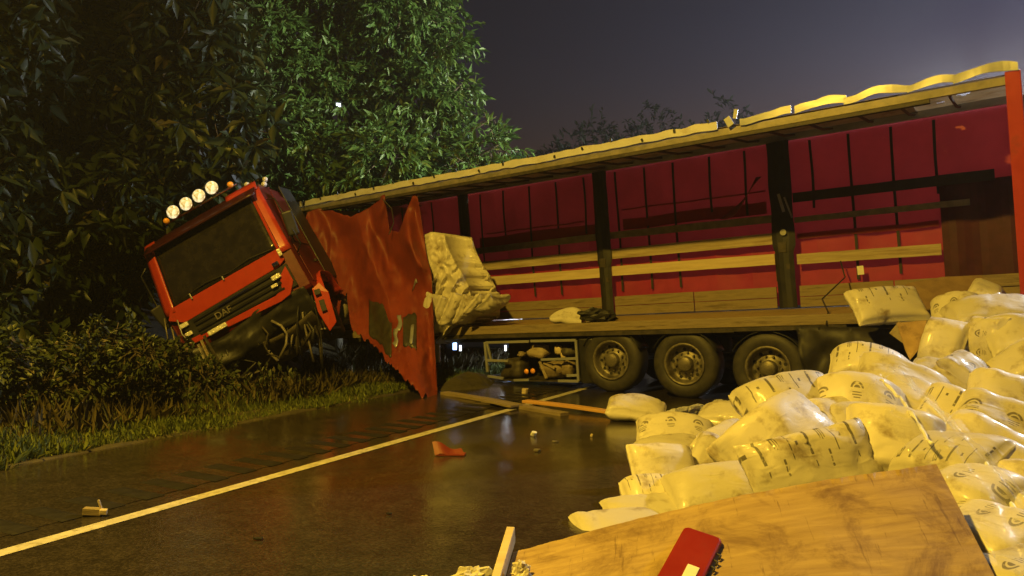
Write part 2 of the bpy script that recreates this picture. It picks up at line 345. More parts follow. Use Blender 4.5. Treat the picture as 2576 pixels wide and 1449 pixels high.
    n4 = nd(nt, 'ShaderNodeTexNoise', i_Scale=1.3, i_Detail=5.0, i_Distortion=1.0); n4.noise_type = 'RIDGED_MULTIFRACTAL'; L(mp.outputs[0], n4.inputs[0])
    b = nd(nt, 'ShaderNodeBump', i_Strength=0.42, i_Distance=0.012); L(n4.outputs[0], b.inputs['Height']); L(b.outputs[0], p.inputs['Normal'])
    L(p.outputs[0], out.inputs[0]); return m
M['sack0'] = sack_mat('sack_plain', 0); M['sack1'] = sack_mat('sack_bars', 1); M['sack2'] = sack_mat('sack_arches', 2)

def film_mat():
    m, nt, out = new_mat('stretch_film'); L = nt.links.new
    g = nd(nt, 'ShaderNodeBsdfGlossy', i_Roughness=0.10); g.inputs[0].default_value = (1, 1, 1, 1)
    df = nd(nt, 'ShaderNodeBsdfDiffuse'); df.inputs[0].default_value = (0.8, 0.8, 0.8, 1)
    t = nd(nt, 'ShaderNodeBsdfTransparent')
    tc = nd(nt, 'ShaderNodeTexCoord'); n = nd(nt, 'ShaderNodeTexNoise', i_Scale=14.0, i_Detail=4.0, i_Distortion=1.2); L(tc.outputs['Object'], n.inputs[0])
    b = nd(nt, 'ShaderNodeBump', i_Strength=0.7, i_Distance=0.03); L(n.outputs[0], b.inputs['Height']); L(b.outputs[0], g.inputs['Normal'])
    m1 = nd(nt, 'ShaderNodeMixShader', i_0=0.35); L(df.outputs[0], m1.inputs[1]); L(g.outputs[0], m1.inputs[2])
    ms = nd(nt, 'ShaderNodeMixShader', i_0=0.13); L(t.outputs[0], ms.inputs[1]); L(m1.outputs[0], ms.inputs[2]); L(ms.outputs[0], out.inputs[0])
    return m
M['film'] = film_mat()
M['leaf_big'] = leaf_mat('chestnut_leaf', (0.020, 0.034, 0.013), (0.040, 0.060, 0.020), (0.10, 0.080, 0.03), transl=0.25)
M['leaf_fine'] = leaf_mat('willow_leaf', (0.042, 0.090, 0.020), (0.090, 0.165, 0.040), (0.15, 0.19, 0.05), transl=0.3)
M['leaf_dark'] = leaf_mat('far_leaf', (0.04, 0.05, 0.02), (0.07, 0.08, 0.035), transl=0.25)
M['leaf_bush'] = leaf_mat('bush_leaf', (0.035, 0.050, 0.016), (0.065, 0.080, 0.028), (0.12, 0.09, 0.04), transl=0.2)
M['grass'] = leaf_mat('grass_blade', (0.11, 0.155, 0.035), (0.21, 0.24, 0.06), (0.25, 0.20, 0.08), transl=0.25, rough=0.6)
M['dry_grass'] = leaf_mat('dry_grass', (0.075, 0.060, 0.026), (0.13, 0.105, 0.045), (0.07, 0.09, 0.03), transl=0.2, rough=0.7)
M['rib'] = surf('wet_groove', (0.006, 0.005, 0.005), (0.012, 0.010, 0.009), rough=0.55, scale=9, bump=0.4)
M['film_glare'] = surf('film_glare', (0.90, 0.92, 0.96), (0.96, 0.97, 1.0), rough=0.24, rvar=0.06, metal=0.0, scale=20, bump=0.35, dist=0.01, coat=1.0)  # near-white colour paints the glare along the film creases

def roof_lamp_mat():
    m, nt, out = new_mat('roof_lamp_glass'); L = nt.links.new
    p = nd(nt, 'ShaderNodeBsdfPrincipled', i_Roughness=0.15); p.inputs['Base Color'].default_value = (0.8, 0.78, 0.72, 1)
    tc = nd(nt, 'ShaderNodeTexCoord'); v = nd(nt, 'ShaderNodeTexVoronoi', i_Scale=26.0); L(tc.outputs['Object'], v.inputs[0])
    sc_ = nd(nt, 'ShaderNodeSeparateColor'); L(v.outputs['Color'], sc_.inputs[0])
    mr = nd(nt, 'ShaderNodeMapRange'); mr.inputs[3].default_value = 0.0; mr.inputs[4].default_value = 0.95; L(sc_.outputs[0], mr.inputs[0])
    p.inputs['Emission Color'].default_value = (1.0, 0.86, 0.52, 1); L(mr.outputs[0], p.inputs['Emission Strength']); L(p.outputs[0], out.inputs[0]); return m  # cell-patterned emission makes the lens glass glow by itself
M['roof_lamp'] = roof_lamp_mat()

# ------------------------------------------------------------------ ground, road, shoulder, verge
def verge_z(r, n):
    d = -7.48 - n
    if d <= 0: return -0.03
    if d < 1.2: z = 0.02 - 0.05 * d
    elif d < 3.5: z = -0.04 - 0.11 * (d - 1.2)
    elif d < 5.0: z = -0.293 + 0.05 * (d - 3.5)
    else: z = -0.218 + 0.20 * min(d - 5.0, 14.0)
    return z + 0.07 * min(d, 2.0) * fbm(Vector((r * 0.8, n * 0.8, 3.1)))
ROLL = R(0)
o = MB().grid(lambda u, v: road(-30 + 170 * u, -7.48 + 26 * v, 0.0), 40, 12).build('road', M['road']); tag(o, kind='structure')
def vg(u, v):
    r = -14 + 74 * u ** 1.6; d = 60 * v ** 2.2; n = -7.46 - d
    return road(r, n, verge_z(r, n) if d > 0.02 else -0.012)
o = MB().grid(vg, 120, 60).build('verge', M['soil'], smooth=True); tag(o, kind='structure')
o = MB().grid(lambda u, v: (-1500 + 3000 * u, -300 + 2400 * v, -0.35), 4, 4).build('ground', M['soil']); tag(o, kind='structure')
# raised hill behind the trees
def hill(u, v):
    x = -240 + 520 * u; h = 26 * math.exp(-((x + 30) / 90) ** 2) + 10 * math.exp(-((x - 70) / 120) ** 2) + 2.0 * fbm(Vector((x * 0.05, v * 3, 1)))
    return (x, 120 + 90 * v, -1 + h * math.sin(math.pi * min(1, v * 1.3)) if v < 0.77 else -1)
o = MB().grid(hill, 60, 14).build('hill', M['soil'], smooth=True); tag(o, kind='structure')

# edge line
o = MB().grid(lambda u, v: road(-6 + 90 * u, -5.08 + 0.13 * v, 0.0045), 60, 1).build('edge_line', M['line']); tag(o, kind='structure')
# shoulder sheet with the ribs of the rumble strip as its pieces
sh = MB().grid(lambda u, v: road(-6 + 70 * u, -7.50 + 2.15 * v, 0.004), 30, 4).build('shoulder', M['road']); tag(sh, kind='structure')
me_rib = None
for k in range(46):
    r = 1.6 + 0.33 * k
    if me_rib is None:
        b = MB(); a = RD * 0.085; c = RN * 0.27
        pr = [(-1.0, 0.0), (-0.6, 0.006), (0.6, 0.006), (1.0, 0.0)]
        vs = []
        for q in (-1, -0.86, 0.86, 1):
            for (t, z) in pr: vs.append(a * t + c * q + Vector((0, 0, z if abs(q) < 1 else 0.0)))
        fs = [(j * 4 + i, j * 4 + i + 1, j * 4 + i + 5, j * 4 + i + 4) for j in range(3) for i in range(3)]
        b.add(vs, fs); ob = b.build('rumble_groove', M['rib'], sh); me_rib = ob.data
    else:
        ob = bpy.data.objects.new('rumble_groove', me_rib); col.objects.link(ob); ob.parent = sh
    ob.location = road(r, -5.58 + random.uniform(-0.015, 0.015), 0.005)

# ------------------------------------------------------------------ street lamps
def street_lamp(base, arm_dir, h, arm, label, head_mat, light=None, group=None, ls=1.0):
    t = empty('street_lamp', base); d = Vector(arm_dir).normalized()
    MB().tube([(0, 0, 0), (0, 0, 1.2), (0, 0, 1.25), (0, 0, h - 0.6)], [0.11, 0.11, 0.085, 0.055], 10).build('pole', M['pole'], t, True)
    pts = [Vector((0, 0, h - 0.62)) + d * (arm * k / 8) + Vector((0, 0, 0.62 * math.sin(k / 8 * math.pi / 2))) for k in range(9)]
    MB().tube(pts, 0.04, 8).build('arm', M['pole'], t, True)
    e = pts[-1] + d * 0.3; rot = Matrix((d, Vector((0, 0, 1)).cross(d), Vector((0, 0, 1)))).transposed()
    hd = MB().box(e + Vector((0, 0, 0.03)), (0.78, 0.26, 0.10), rot).build('lamp_head', M['pole'], t, bevel=0.03)
    MB().box(e + Vector((0, 0, -0.045)), (0.56 * ls, 0.20 * ls, 0.05), rot).build('lens', head_mat, hd, bevel=0.01)
    tag(t, label, 'street lamp', group)
    if light:
        ld = bpy.data.lights.new('lamp_light', light[0]); ld.energy = light[1]; ld.color = light[2]; ld.shadow_soft_size = light[3]
        lo = bpy.data.objects.new('lamp_light', ld); col.objects.link(lo); lo.parent = t; lo.location = e + Vector((0, 0, -0.14))
        if light[0] == 'SPOT':
            ld.spot_size = R(light[4]); ld.spot_blend = light[5]
            aim = (Vector(light[6]) - (Vector(base) + lo.location)).normalized()
            lo.rotation_euler = aim.to_track_quat('-Z', 'Y').to_euler()
    return t
def mast_fill(t, e, c, z):  # added bare fill light on the mast, whitens right-hand sacks and film
    ld = bpy.data.lights.new('fill_light', 'POINT'); ld.energy = e; ld.color = c; ld.shadow_soft_size = 0.15
    lo = bpy.data.objects.new('fill_light', ld); col.objects.link(lo); lo.parent = t; lo.location = (-0.5, 0.1, z)
sod = emit('sodium_lens', SODIUM, 40.0); led = emit('led_lens', (0.80, 0.88, 1.0), 60.0); led2 = emit('led_lens_far', (0.85, 0.92, 1.0), 3.0)
street_lamp((-7.9, 1.4, -0.1), (0.95, 0.3, 0), 10.6, 3.0, 'sodium street lamp on tall steel pole throwing yellow light on the crash', sod,
            light=('SPOT', 11000, SODIUM, 0.18, 134, 0.75, (0.8, 8.0, 0)))
street_lamp(at(2476, 905, 23) * Vector((1, 1, 0)), (-0.6, -0.8, 0), 7.75, 1.0, 'white street lamp shining past the torn rear corner of the trailer roof', led,
            light=('POINT', 10000, (0.80, 0.90, 1.0), 0.15))
fm = street_lamp((14.5, 12.0, 0), (-1, 0.2, 0), 9.5, 1.2, 'added floodlight mast out of view, put in to brighten the tall willow', led,
            light=('SPOT', 30000, (1.0, 1.0, 0.62), 0.2, 36, 0.6, (-2.6, 20.0, 6.8)))  # invented source outside the view, added to brighten the willow
mast_fill(fm, 4200, (0.95, 0.97, 1.0), 8.6)
street_lamp(at(853, 900, 20.9) * Vector((1, 1, 0)) + Vector((0, 0, -0.1)), (0.2, -1, 0), 7.0, 0.5, 'small white lamp glinting through the leaves of the willow', led2, ls=0.6)

# ------------------------------------------------------------------ foliage
def leaves_mesh(name, pos, dirs, nrm, ln, wd, mat, parent=None, bend=0.15):
    """one folded diamond per leaf"""
    n = len(pos)
    side = np.cross(dirs, nrm); side /= (np.linalg.norm(side, axis=1, keepdims=True) + 1e-9)
    up = np.cross(side, dirs)
    mid = pos + dirs * (ln * 0.45)[:, None]
    V = np.empty((n, 4, 3), np.float32)
    V[:, 0] = pos; V[:, 1] = mid + side * (wd * 0.5)[:, None] + up * (wd * 0.18)[:, None]
    V[:, 2] = pos + dirs * ln[:, None] - up * (ln * bend)[:, None]; V[:, 3] = mid - side * (wd * 0.5)[:, None] + up * (wd * 0.18)[:, None]
    me = bpy.data.meshes.new(name); me.vertices.add(n * 4); me.vertices.foreach_set('co', V.reshape(-1))
    idx = (np.arange(n)[:, None] * 4 + np.array([0, 1, 2, 0, 2, 3])[None, :]).reshape(-1).astype(np.int32)
    me.loops.add(n * 6); me.loops.foreach_set('vertex_index', idx)
    me.polygons.add(n * 2); me.polygons.foreach_set('loop_start', np.arange(0, n * 6, 3, dtype=np.int32)); me.polygons.foreach_set('loop_total', np.full(n * 2, 3, np.int32))
    me.update(); me.validate()
    me.materials.append(mat); o = bpy.data.objects.new(name, me); col.objects.link(o)
    if parent is not None: o.parent = parent
    return o
def unit(a): return a / (np.linalg.norm(a, axis=-1, keepdims=True) + 1e-9)
def tree(name, label, base, trunk_r, clumps, nsprig, nleaf, sprig_len, ll, lw, mat, group=None, whorl=False, droop=0.5, cat='tree', seed=1, limbs=True, lean=(0, 0)):
    """clumps: list of (world point, radius); sprigs spread through each clump and bear leaves"""
    rng = np.random.default_rng(seed); t = empty(name, base); base = Vector(base)
    P = []; D = []; N = []; S = []; tw = MB()
    for (c, r) in clumps:
        c = np.array(c); k = max(4, int(nsprig * r * r))
        d = unit(rng.normal(size=(k, 3))); rad = r * rng.uniform(0.15, 1.0, k) ** 0.45
        ctr = c + d * rad[:, None] * np.array([1, 1, 0.85])
        od = unit(d + rng.normal(size=(k, 3)) * 0.45 + np.array([0, 0, -droop]))
        sl = sprig_len * rng.uniform(0.6, 1.3, k)
        for j in range(nleaf):
            if whorl:
                f = np.full(k, 1.0) + rng.uniform(-0.1, 0.1, k); ang = 2 * math.pi * j / nleaf + rng.uniform(-0.25, 0.25, k)
                a = unit(np.cross(od, np.array([0.3, 0.2, 1.0]))); b = np.cross(od, a)
                ld = unit(a * np.cos(ang)[:, None] + b * np.sin(ang)[:, None] + od * 0.25 + np.array([0, 0, -0.45]))
            else:
                f = (j + rng.uniform(0, 1, k)) / nleaf
                ld = unit(od + rng.normal(size=(k, 3)) * 0.55 + np.array([0, 0, -droop * 0.6]))
            P.append(ctr + od * (sl * f)[:, None]); D.append(ld); N.append(unit(rng.normal(size=(k, 3)) * 0.5 + np.array([0, -0.3, 1.0]))); S.append(rng.uniform(0.65, 1.25, k))
        for q in range(0, k, max(1, k // 26)):
            tw.tube([Vector(ctr[q]) - base - Vector(od[q]) * 0.1, Vector(ctr[q] + od[q] * sl[q]) - base], [0.012, 0.005], 3, False)
    P = np.concatenate(P) - np.array(base); D = np.concatenate(D); N = np.concatenate(N); S = np.concatenate(S)
    o = leaves_mesh('crown', P, D, N, ll * S, lw * S, mat, t); tag(o, kind='stuff')
    tp = max((c[2] for c, r in clumps)) - base.z
    tb = MB()
    def path(a, b, r0, r1, wob):
        a = Vector(a); b = Vector(b); pts = [a.lerp(b, k / 6) + Vector((random.uniform(-wob, wob), random.uniform(-wob, wob), 0)) * (0 if k in (0, 6) else 1) for k in range(7)]
        tb.tube(pts, [r0 + (r1 - r0) * k / 6 for k in range(7)], 9)
    top = Vector((lean[0], lean[1], tp * 0.75)); path((0, 0, -0.3), top, trunk_r, trunk_r * 0.35, trunk_r * 0.5)
    tb.build('trunk', M['bark'], t, True)
    lb = MB()
    if limbs:
        for (c, r) in clumps:
            c = Vector(c) - base; a = top * min(0.95, max(0.15, (c.z - 1.2 * 1) / (top.z + 1e-6) * 0.8)); m_ = a.lerp(c, 0.5) + Vector((0, 0, 0.25))
            lb.tube([a, m_, c, c + (c - a).normalized() * r * 0.6], [trunk_r * 0.3, trunk_r * 0.2, trunk_r * 0.10, 0.008], 6)
        lb.build('limb', M['bark'], t, True)
    tag(tw.build('twig', M['bark'], t), kind='stuff'); tag(t, label, cat, group)
    return t
def cl(lst, Y, dj=0.8, seed=3):
    rg = random.Random(seed); return [(at(x, y, Y + rg.uniform(-dj, dj)), r / F * Y) for (x, y, r) in lst]
# broad-leaved trees at the left, their leaves hanging in whorls
tree('chestnut_tree', 'broad-leaved tree with large drooping leaves behind the roof lights of the cab', at(330, 950, 17.5) * Vector((1, 1, 0)) , 0.22,
     cl([(120, 60, 150), (300, 120, 140), (470, 60, 130), (420, 240, 130), (250, 300, 150), (60, 240, 140), (560, 330, 110), (420, 420, 120), (250, 500, 140), (80, 430, 130), (300, 660, 130), (130, 640, 140), (210, 790, 110), (60, 780, 110), (560, 180, 110), (20, 560, 110), (360, 560, 100), (480, -60, 140), (250, -80, 140), (560, 420, 80)], 16.3, 1.2), 95, 6, 0.28, 0.46, 0.17, M['leaf_big'], 'trees at the road edge', whorl=True, droop=0.4, seed=11)
tree('chestnut_tree', 'dark broad-leaved tree at the edge of the wood beside the grassy verge', at(-160, 950, 14.0) * Vector((1, 1, 0)), 0.18,
     cl([(-160, 200, 150), (-60, 380, 130), (-120, 560, 150), (-20, 700, 120), (30, 860, 90), (-180, 760, 140), (-60, 60, 140), (-140, 900, 130)], 13.4, 0.7), 95, 6, 0.26, 0.42, 0.15, M['leaf_big'], 'trees at the road edge', whorl=True, droop=0.4, seed=12)
# dense fine-leaved tree in the middle
wl = [(1010, 40, 130), (1100, 140, 95), (1040, 250, 130), (930, 140, 140), (870, 300, 130), (1090, 330, 95), (980, 410, 105), (770, 200, 130), (760, 50, 140), (900, -40, 150), (1050, -70, 130), (650, 120, 120),
      (1160, 400, 60), (1240, 372, 52), (1290, 385, 34), (1235, 300, 26), (680, 330, 110), (790, 420, 110), (900, 460, 80), (1120, 60, 60), (1140, 230, 55), (700, 470, 90), (1070, 420, 70), (1180, 440, 60), (600, -20, 120)]
tree('willow_tree', 'tall dense tree with narrow bright green leaves behind the trailer nose', at(900, 960, 21.5) * Vector((1, 1, 0)), 0.30, cl(wl, 20.0, 1.3, 5), 120, 10, 0.42, 0.27, 0.095, M['leaf_fine'], 'trees at the road edge', droop=0.35, seed=21)
tree('willow_tree', 'dark tree standing back in the wood between the two big crowns', at(560, 960, 27) * Vector((1, 1, 0)), 0.28,
     cl([(560, 100, 160), (650, 260, 150), (480, 300, 150), (560, 450, 150), (400, 150, 150), (700, 400, 140), (340, 420, 150), (640, 560, 130), (430, 570, 140), (250, 250, 150), (520, -60, 150)], 26, 1.5, 6), 60, 8, 0.5, 0.30, 0.10, M['leaf_dark'], 'trees at the road edge', droop=0.3, seed=22)
# faint trees far behind the trailer
for i, (lb_, Y, lst) in enumerate([
    ('faint rounded tree far beyond the roof of the trailer', 46, [(1650, 330, 55), (1600, 370, 50), (1700, 370, 50), (1640, 280, 26), (1560, 400, 40), (1680, 430, 70)]),
    ('faint tree with two upright pointed tops far beyond the trailer roof', 46, [(1815, 320, 36), (1830, 270, 16), (1812, 255, 9), (1866, 300, 18), (1872, 275, 8), (1790, 360, 50), (1850, 370, 50), (1760, 330, 20)]),
    ('low dim tree far off beside the dark hillside', 46, [(1500, 330, 40), (1450, 380, 50), (1530, 380, 40), (1400, 410, 50), (1480, 430, 60)])]):
    x0 = sum(p[0] for p in lst) / len(lst)
    tree('far_tree', lb_, at(x0, 800, Y) * Vector((1, 1, 0)), 0.3, cl(lst, Y, 1.0, 30 + i), 26, 7, 0.6, 0.42, 0.15, M['leaf_dark'], 'far trees beyond the trailer', droop=0.0, seed=40 + i, limbs=False)

def bush(label, cx, cy, Y, lst, seed, mat=None):
    b = at(cx, cy, Y); r, n = b.dot(RD), b.dot(RN); b.z = verge_z(r, n) - 0.05
    tree('bush', label, b, 0.03, cl(lst, Y, 0.35, seed), 420, 7, 0.16, 0.11, 0.06, mat or M['leaf_bush'], 'bushes on the verge', droop=0.1, cat='bush', seed=seed, limbs=True)
bush('round leafy bush on the verge in front of the chestnut trunk', 250, 960, 11.4, [(230, 880, 70), (290, 850, 65), (200, 940, 70), (310, 930, 70), (360, 890, 50), (140, 900, 60), (260, 990, 70)], 51)
bush('low scrubby bush at the end of the verge furthest from the lorry', 60, 980, 10.6, [(60, 930, 70), (0, 900, 80), (110, 970, 60), (10, 1000, 80), (-60, 960, 80)], 52)
bush('bramble bush pushed down under the front corner of the cab', 480, 960, 12.3, [(430, 900, 55), (470, 950, 60), (530, 960, 50), (390, 950, 50), (570, 985, 40)], 53)
bush('straggling bush under the lifted side of the cab', 660, 985, 13.0, [(620, 985, 36), (680, 970, 40), (740, 975, 36), (570, 960, 40)], 54)

def blades(name, n, r0, r1, d0, d1, h0, h1, mat, seed, label):
    rng = np.random.default_rng(seed)
    r = rng.uniform(r0, r1, n); d = d0 + (d1 - d0) * rng.uniform(0, 1, n) ** 1.2
    keep = np.array([noise.noise(Vector((a * 1.3, b_ * 1.3, seed))) + random.uniform(-0.5, 0.5) > -0.25 for a, b_ in zip(r, d)])
    r = r[keep]; d = d[keep]; n = len(r)
    nn = -7.50 - d + 0.10 * np.sin(r * 2.3) + 0.07 * np.sin(r * 7.1)
    P = np.array([road(a, b_, verge_z(a, b_) - 0.02) for a, b_ in zip(r, nn)])
    D = unit(rng.normal(size=(n, 3)) * np.array([0.45, 0.45, 0.1]) + np.array([0.05, -0.05, 1.0]))
    N = unit(rng.normal(size=(n, 3)) * np.array([1, 1, 0.1]))
    patch = np.array([0.75 + 0.7 * noise.noise(Vector((a * 0.6, b_ * 0.6, seed + 9))) for a, b_ in zip(r, nn)])
    ln = (h0 + (h1 - h0) * rng.uniform(0, 1, n)) * np.clip(patch, 0.35, 1.4)
    o = leaves_mesh(name, P, D, N, ln, 0.005 + 0.007 * rng.uniform(0, 1, n) + ln * 0.008, mat, None, bend=0.35); tag(o, label, 'grass', kind='stuff'); return o
blades('grass', 60000, 1.5, 26, 0.0, 2.2, 0.07, 0.24, M['grass'], 61, 'short green grass along the edge of the shoulder')
blades('tall_grass', 34000, 2.0, 26, 1.0, 6.0, 0.10, 0.50, M['dry_grass'], 62, 'tall brown grass and weeds on the verge behind the green strip')

# ------------------------------------------------------------------ the trailer
PITCH = R(2.9)
TR = empty('curtain_side_trailer', (3.82, 11.07, 0), (0, 0, R(145.0)))
tag(TR, 'jackknifed curtain-side trailer with its near side torn open, red curtain and timber slats inside', 'trailer')
ROLLB = R(-2.3); FTOP = 3.15; FLOOR = 1.33; NOSE = 10.6; REAR = -3.2; FAR = -2.5; ROOF = 2.96
def body(mb, name, mat, parent=None, smooth=False, bevel=0.0):
    """a part of the pitched body: x forward, y towards the near side, z above the deck"""
    o = mb.build(name, mat, parent or TR, smooth, bevel)
    if parent is None: o.location = (0, 0, FLOOR); o.rotation_euler = (ROLLB, PITCH, 0)
    return o
# deck of planks
w = (0 - FAR - 0.2) / 9
dk = body(MB().box(((NOSE + REAR) / 2, FAR / 2, -0.055), (NOSE - REAR - 0.1, 2.36, 0.03)), 'deck', M['grime'])
for k in range(9):
    y = FAR + 0.1 + w * (k + 0.5)
    MB().box(((NOSE + REAR) / 2, y, -0.018), (NOSE - REAR - 0.16, w - 0.012, 0.034)).build('plank', M['deck'], dk)
body(MB().box(((NOSE + REAR) / 2, 0.0, -0.075), (NOSE - REAR, 0.09, 0.15)), 'side_rail', M['wood_old'], bevel=0.008)
body(MB().box(((NOSE + REAR) / 2, FAR, -0.075), (NOSE - REAR, 0.09, 0.15)), 'side_rail', M['grime'], bevel=0.008)
body(MB().box((4.6, 0.03, -0.19), (8.2, 0.05, 0.07)).box((1.6, 0.03, -0.185), (5.4, 0.045, 0.06)), 'lashing_rail', M['grime'])
for y in (-0.75, -1.75):
    body(MB().box((3.6, y, -0.20), (12.6, 0.02, 0.26)).box((3.6, y, -0.34), (12.6, 0.14, 0.02)), 'chassis_beam', M['grime'])
for k in range(12):
    x = REAR + 0.6 + k * 1.08
    body(MB().box((x, FAR / 2, -0.13), (0.06, 2.3, 0.10)), 'cross_member', M['grime'])
# roof: near and far rails, bows, cloth
body(MB().box(((NOSE + REAR) / 2 , -0.02, ROOF - 0.11), (NOSE - REAR, 0.06, 0.11)), 'roof_rail', M['alu_dull'], bevel=0.006)
body(MB().box(((NOSE + REAR) / 2, FAR + 0.02, FTOP - 0.09), (NOSE - REAR, 0.07, 0.12)), 'roof_rail', M['alu'], bevel=0.006)
body(MB().box((4.0, 0.03, ROOF - 0.20), (12.6, 0.03, 0.05)).box((4.0, -0.06, ROOF - 0.19), (12.6, 0.02, 0.07)), 'curtain_track', M['grime'])
# bright edging strip of the roof: straight over the front, torn loose and buckled at the back
def strip(x0, x1, humps, amp, name, tall=0.12):
    def fn(u, v):
        x = x0 + (x1 - x0) * u; hz = 0
        for (c, wd, a) in humps: hz += a * math.exp(-((x - c) / wd) ** 2)
        hz += amp * fbm(Vector((x * 1.5, 2.2, 0))) + 0.5 * amp * noise.noise(Vector((x * 5, 7, 0)))
        return (x, 0.045 - 0.12 * hz * v + 0.015 * noise.noise(Vector((x * 3, 1, 5))), ROOF - 0.055 + 0.62 * hz + (tall + 0.15 * hz) * v + 0.02 * noise.noise(Vector((x * 4, v, 9))))
    return body(MB().grid(fn, int(abs(x1 - x0) * 14), 3, 0.012), name, M['edging'] if x0 > 5 else M['alu'])
strip(10.6, 0.55, [], 0.018, 'roof_edging')
strip(0.20, -0.55, [(-0.5, 0.3, 0.06)], 0.022, 'roof_edging', 0.10)
strip(-0.60, -1.30, [(-1.0, 0.35, 0.10)], 0.022, 'roof_edging', 0.10)
strip(-1.26, -2.10, [(-1.7, 0.3, 0.12)], 0.022, 'roof_edging', 0.09)
strip(-2.05, -2.62, [(-2.4, 0.25, 0.10)], 0.022, 'roof_edging', 0.09)
strip(-2.58, -3.28, [(-3.0, 0.35, 0.13)], 0.022, 'roof_edging', 0.10)
body(MB().box((0.36, 0.05, ROOF + 0.02), (0.10, 0.03, 0.16), (0.2, 0.5, 0)).box((0.25, 0.06, ROOF + 0.12), (0.06, 0.02, 0.14), (0, -0.2, 0)), 'edging_scrap', M['alu'])
for k in range(18):   # rivets and tie eyes left along the edging
    x = 10.2 - k * 0.56
    body(MB().box((x, 0.062, ROOF - 0.01 + 0.05 * (k % 3)), (0.035, 0.012, 0.05), (0, 0.4 * (k % 2), 0)), 'tie_eye', M['black'])
for k in range(21):
    x = NOSE - 0.5 - k * 0.63; bent = 0.12 * noise.noise(Vector((k * 1.7, 0, 0)))
    body(MB().tube([(x, -0.03, ROOF - 0.09), (x + bent, -0.8, ROOF - 0.07), (x + bent, -1.7, ROOF - 0.01), (x, FAR, FTOP - 0.07)], 0.022, 6), 'roof_bow', M['grime'])
def roof_fn(x0, x1):
    def fn(u, v):
        x = x0 + (x1 - x0) * u; y = 0.0 + FAR * v
        sag = 0.05 * math.sin(v * math.pi) * math.sin(x * 2 * math.pi / 0.63) * 0.5 + 0.06 * fbm(Vector((x * 0.9, y * 1.3, 4)))
        return (x, y, ROOF - 0.03 + (FTOP - ROOF) * v + sag * math.sin(v * math.pi))
    return fn
body(MB().grid(roof_fn(NOSE, 0.3), 60, 10, 0.004), 'roof_cloth', M['roofcloth'], smooth=True)
body(MB().grid(roof_fn(0.30, -1.92), 16, 10, 0.004), 'roof_cloth', M['roofcloth'], smooth=True)
rc = MB().grid(roof_fn(-1.92, -3.18), 24, 40)      # last bay, holed where the roof tore
def torn(f):
    c = sum((Vector(rc.v[i]) for i in f), Vector()) / 4
    for (hx, hy, hr) in ((-2.64, -0.91, 0.13), (-2.95, -0.62, 0.05), (-2.97, -1.15, 0.045), (-3.08, -0.9, 0.05), (-2.3, -1.9, 0.05)):
        if math.hypot(c.x - hx, (c.y - hy) * 0.8) < hr * (1 + 0.35 * noise.noise(c * 9)): return True
    return False
rc.f = [f for f in rc.f if not torn(f)]
body(rc, 'roof_cloth', M['roofcloth'], smooth=True)

# far side posts
POSTS = [7.48, 3.88, 0.29]
for k, x in enumerate(POSTS):
    y = FAR + 0.10; m_ = MB()
    wd = (0.22, 0.26, 0.34)[k]
    m_.grid(lambda u, v: (x + (u - 0.5) * wd * (1.0 if v > 0.35 else 0.72) + 0.02 * noise.noise(Vector((v * 6, u, k))), y + 0.04 * math.sin(u * math.pi), 0.02 + (FTOP - 0.19) * v), 4, 24, 0.08)
    p_ = body(m_, 'post', M['black'])
    MB().box((x + 0.02, y + 0.10, 1.10), (0.14, 0.06, 0.18)).build('latch', M['grime'], p_); MB().box((x - 0.03, y + 0.09, 0.75), (0.12, 0.05, 0.10)).build('latch', M['grime'], p_)
# trim on the rearmost post
pz = body(MB().lathe([(0.0, 0.0), (0.055, 0.0), (0.055, 0.02), (0.0, 0.022)], 14, 'y', (0.27, FAR + 0.24, 1.36)), 'reflector_plate', M['alu'])
body(MB().bar((0.32, FAR + 0.22, 2.05), (0.24, FAR + 0.24, 1.72), 0.05, 0.012, (0, 1, 0)).bar((0.22, FAR + 0.22, 1.98), (0.10, FAR + 0.26, 1.60), 0.03, 0.01, (0, 1, 0)), 'torn_bracket', M['alu'])

# slats between the posts, each its own piece: (x0, x1, height, size, material)
SL = []
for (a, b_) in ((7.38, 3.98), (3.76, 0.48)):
    SL += [(a, b_, 1.64, 0.14, 'alu_dull'), (a, b_, 1.27, 0.205, 'wood'), (a, b_, 0.91, 0.195, 'wood_new')]  # roof's shade put into the materials: upper slat darkest, lowest palest
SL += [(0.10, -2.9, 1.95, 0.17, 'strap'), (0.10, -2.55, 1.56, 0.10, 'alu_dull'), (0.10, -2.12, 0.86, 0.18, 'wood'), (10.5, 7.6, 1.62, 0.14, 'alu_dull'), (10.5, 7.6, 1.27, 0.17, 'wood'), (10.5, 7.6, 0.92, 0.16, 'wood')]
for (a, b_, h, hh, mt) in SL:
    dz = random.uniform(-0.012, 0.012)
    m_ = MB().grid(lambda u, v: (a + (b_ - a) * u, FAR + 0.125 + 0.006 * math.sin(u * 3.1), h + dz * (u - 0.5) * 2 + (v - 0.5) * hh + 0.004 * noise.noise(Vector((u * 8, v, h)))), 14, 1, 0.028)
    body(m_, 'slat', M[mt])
# low side boards along the deck
for (a, b_) in ((10.5, 7.6), (7.34, 3.99), (3.73, 2.05), (2.03, 0.49), (0.09, -1.4), (-1.42, -3.12)):
    for (z0, z1) in ((0.02, 0.20), (0.208, 0.40)):
        m_ = MB().box(((a + b_) / 2, FAR + 0.11, (z0 + z1) / 2), (abs(a - b_), 0.03, z1 - z0 - 0.004), (0, random.uniform(-0.003, 0.003), 0))
        body(m_, 'side_board', M['wood_old'])
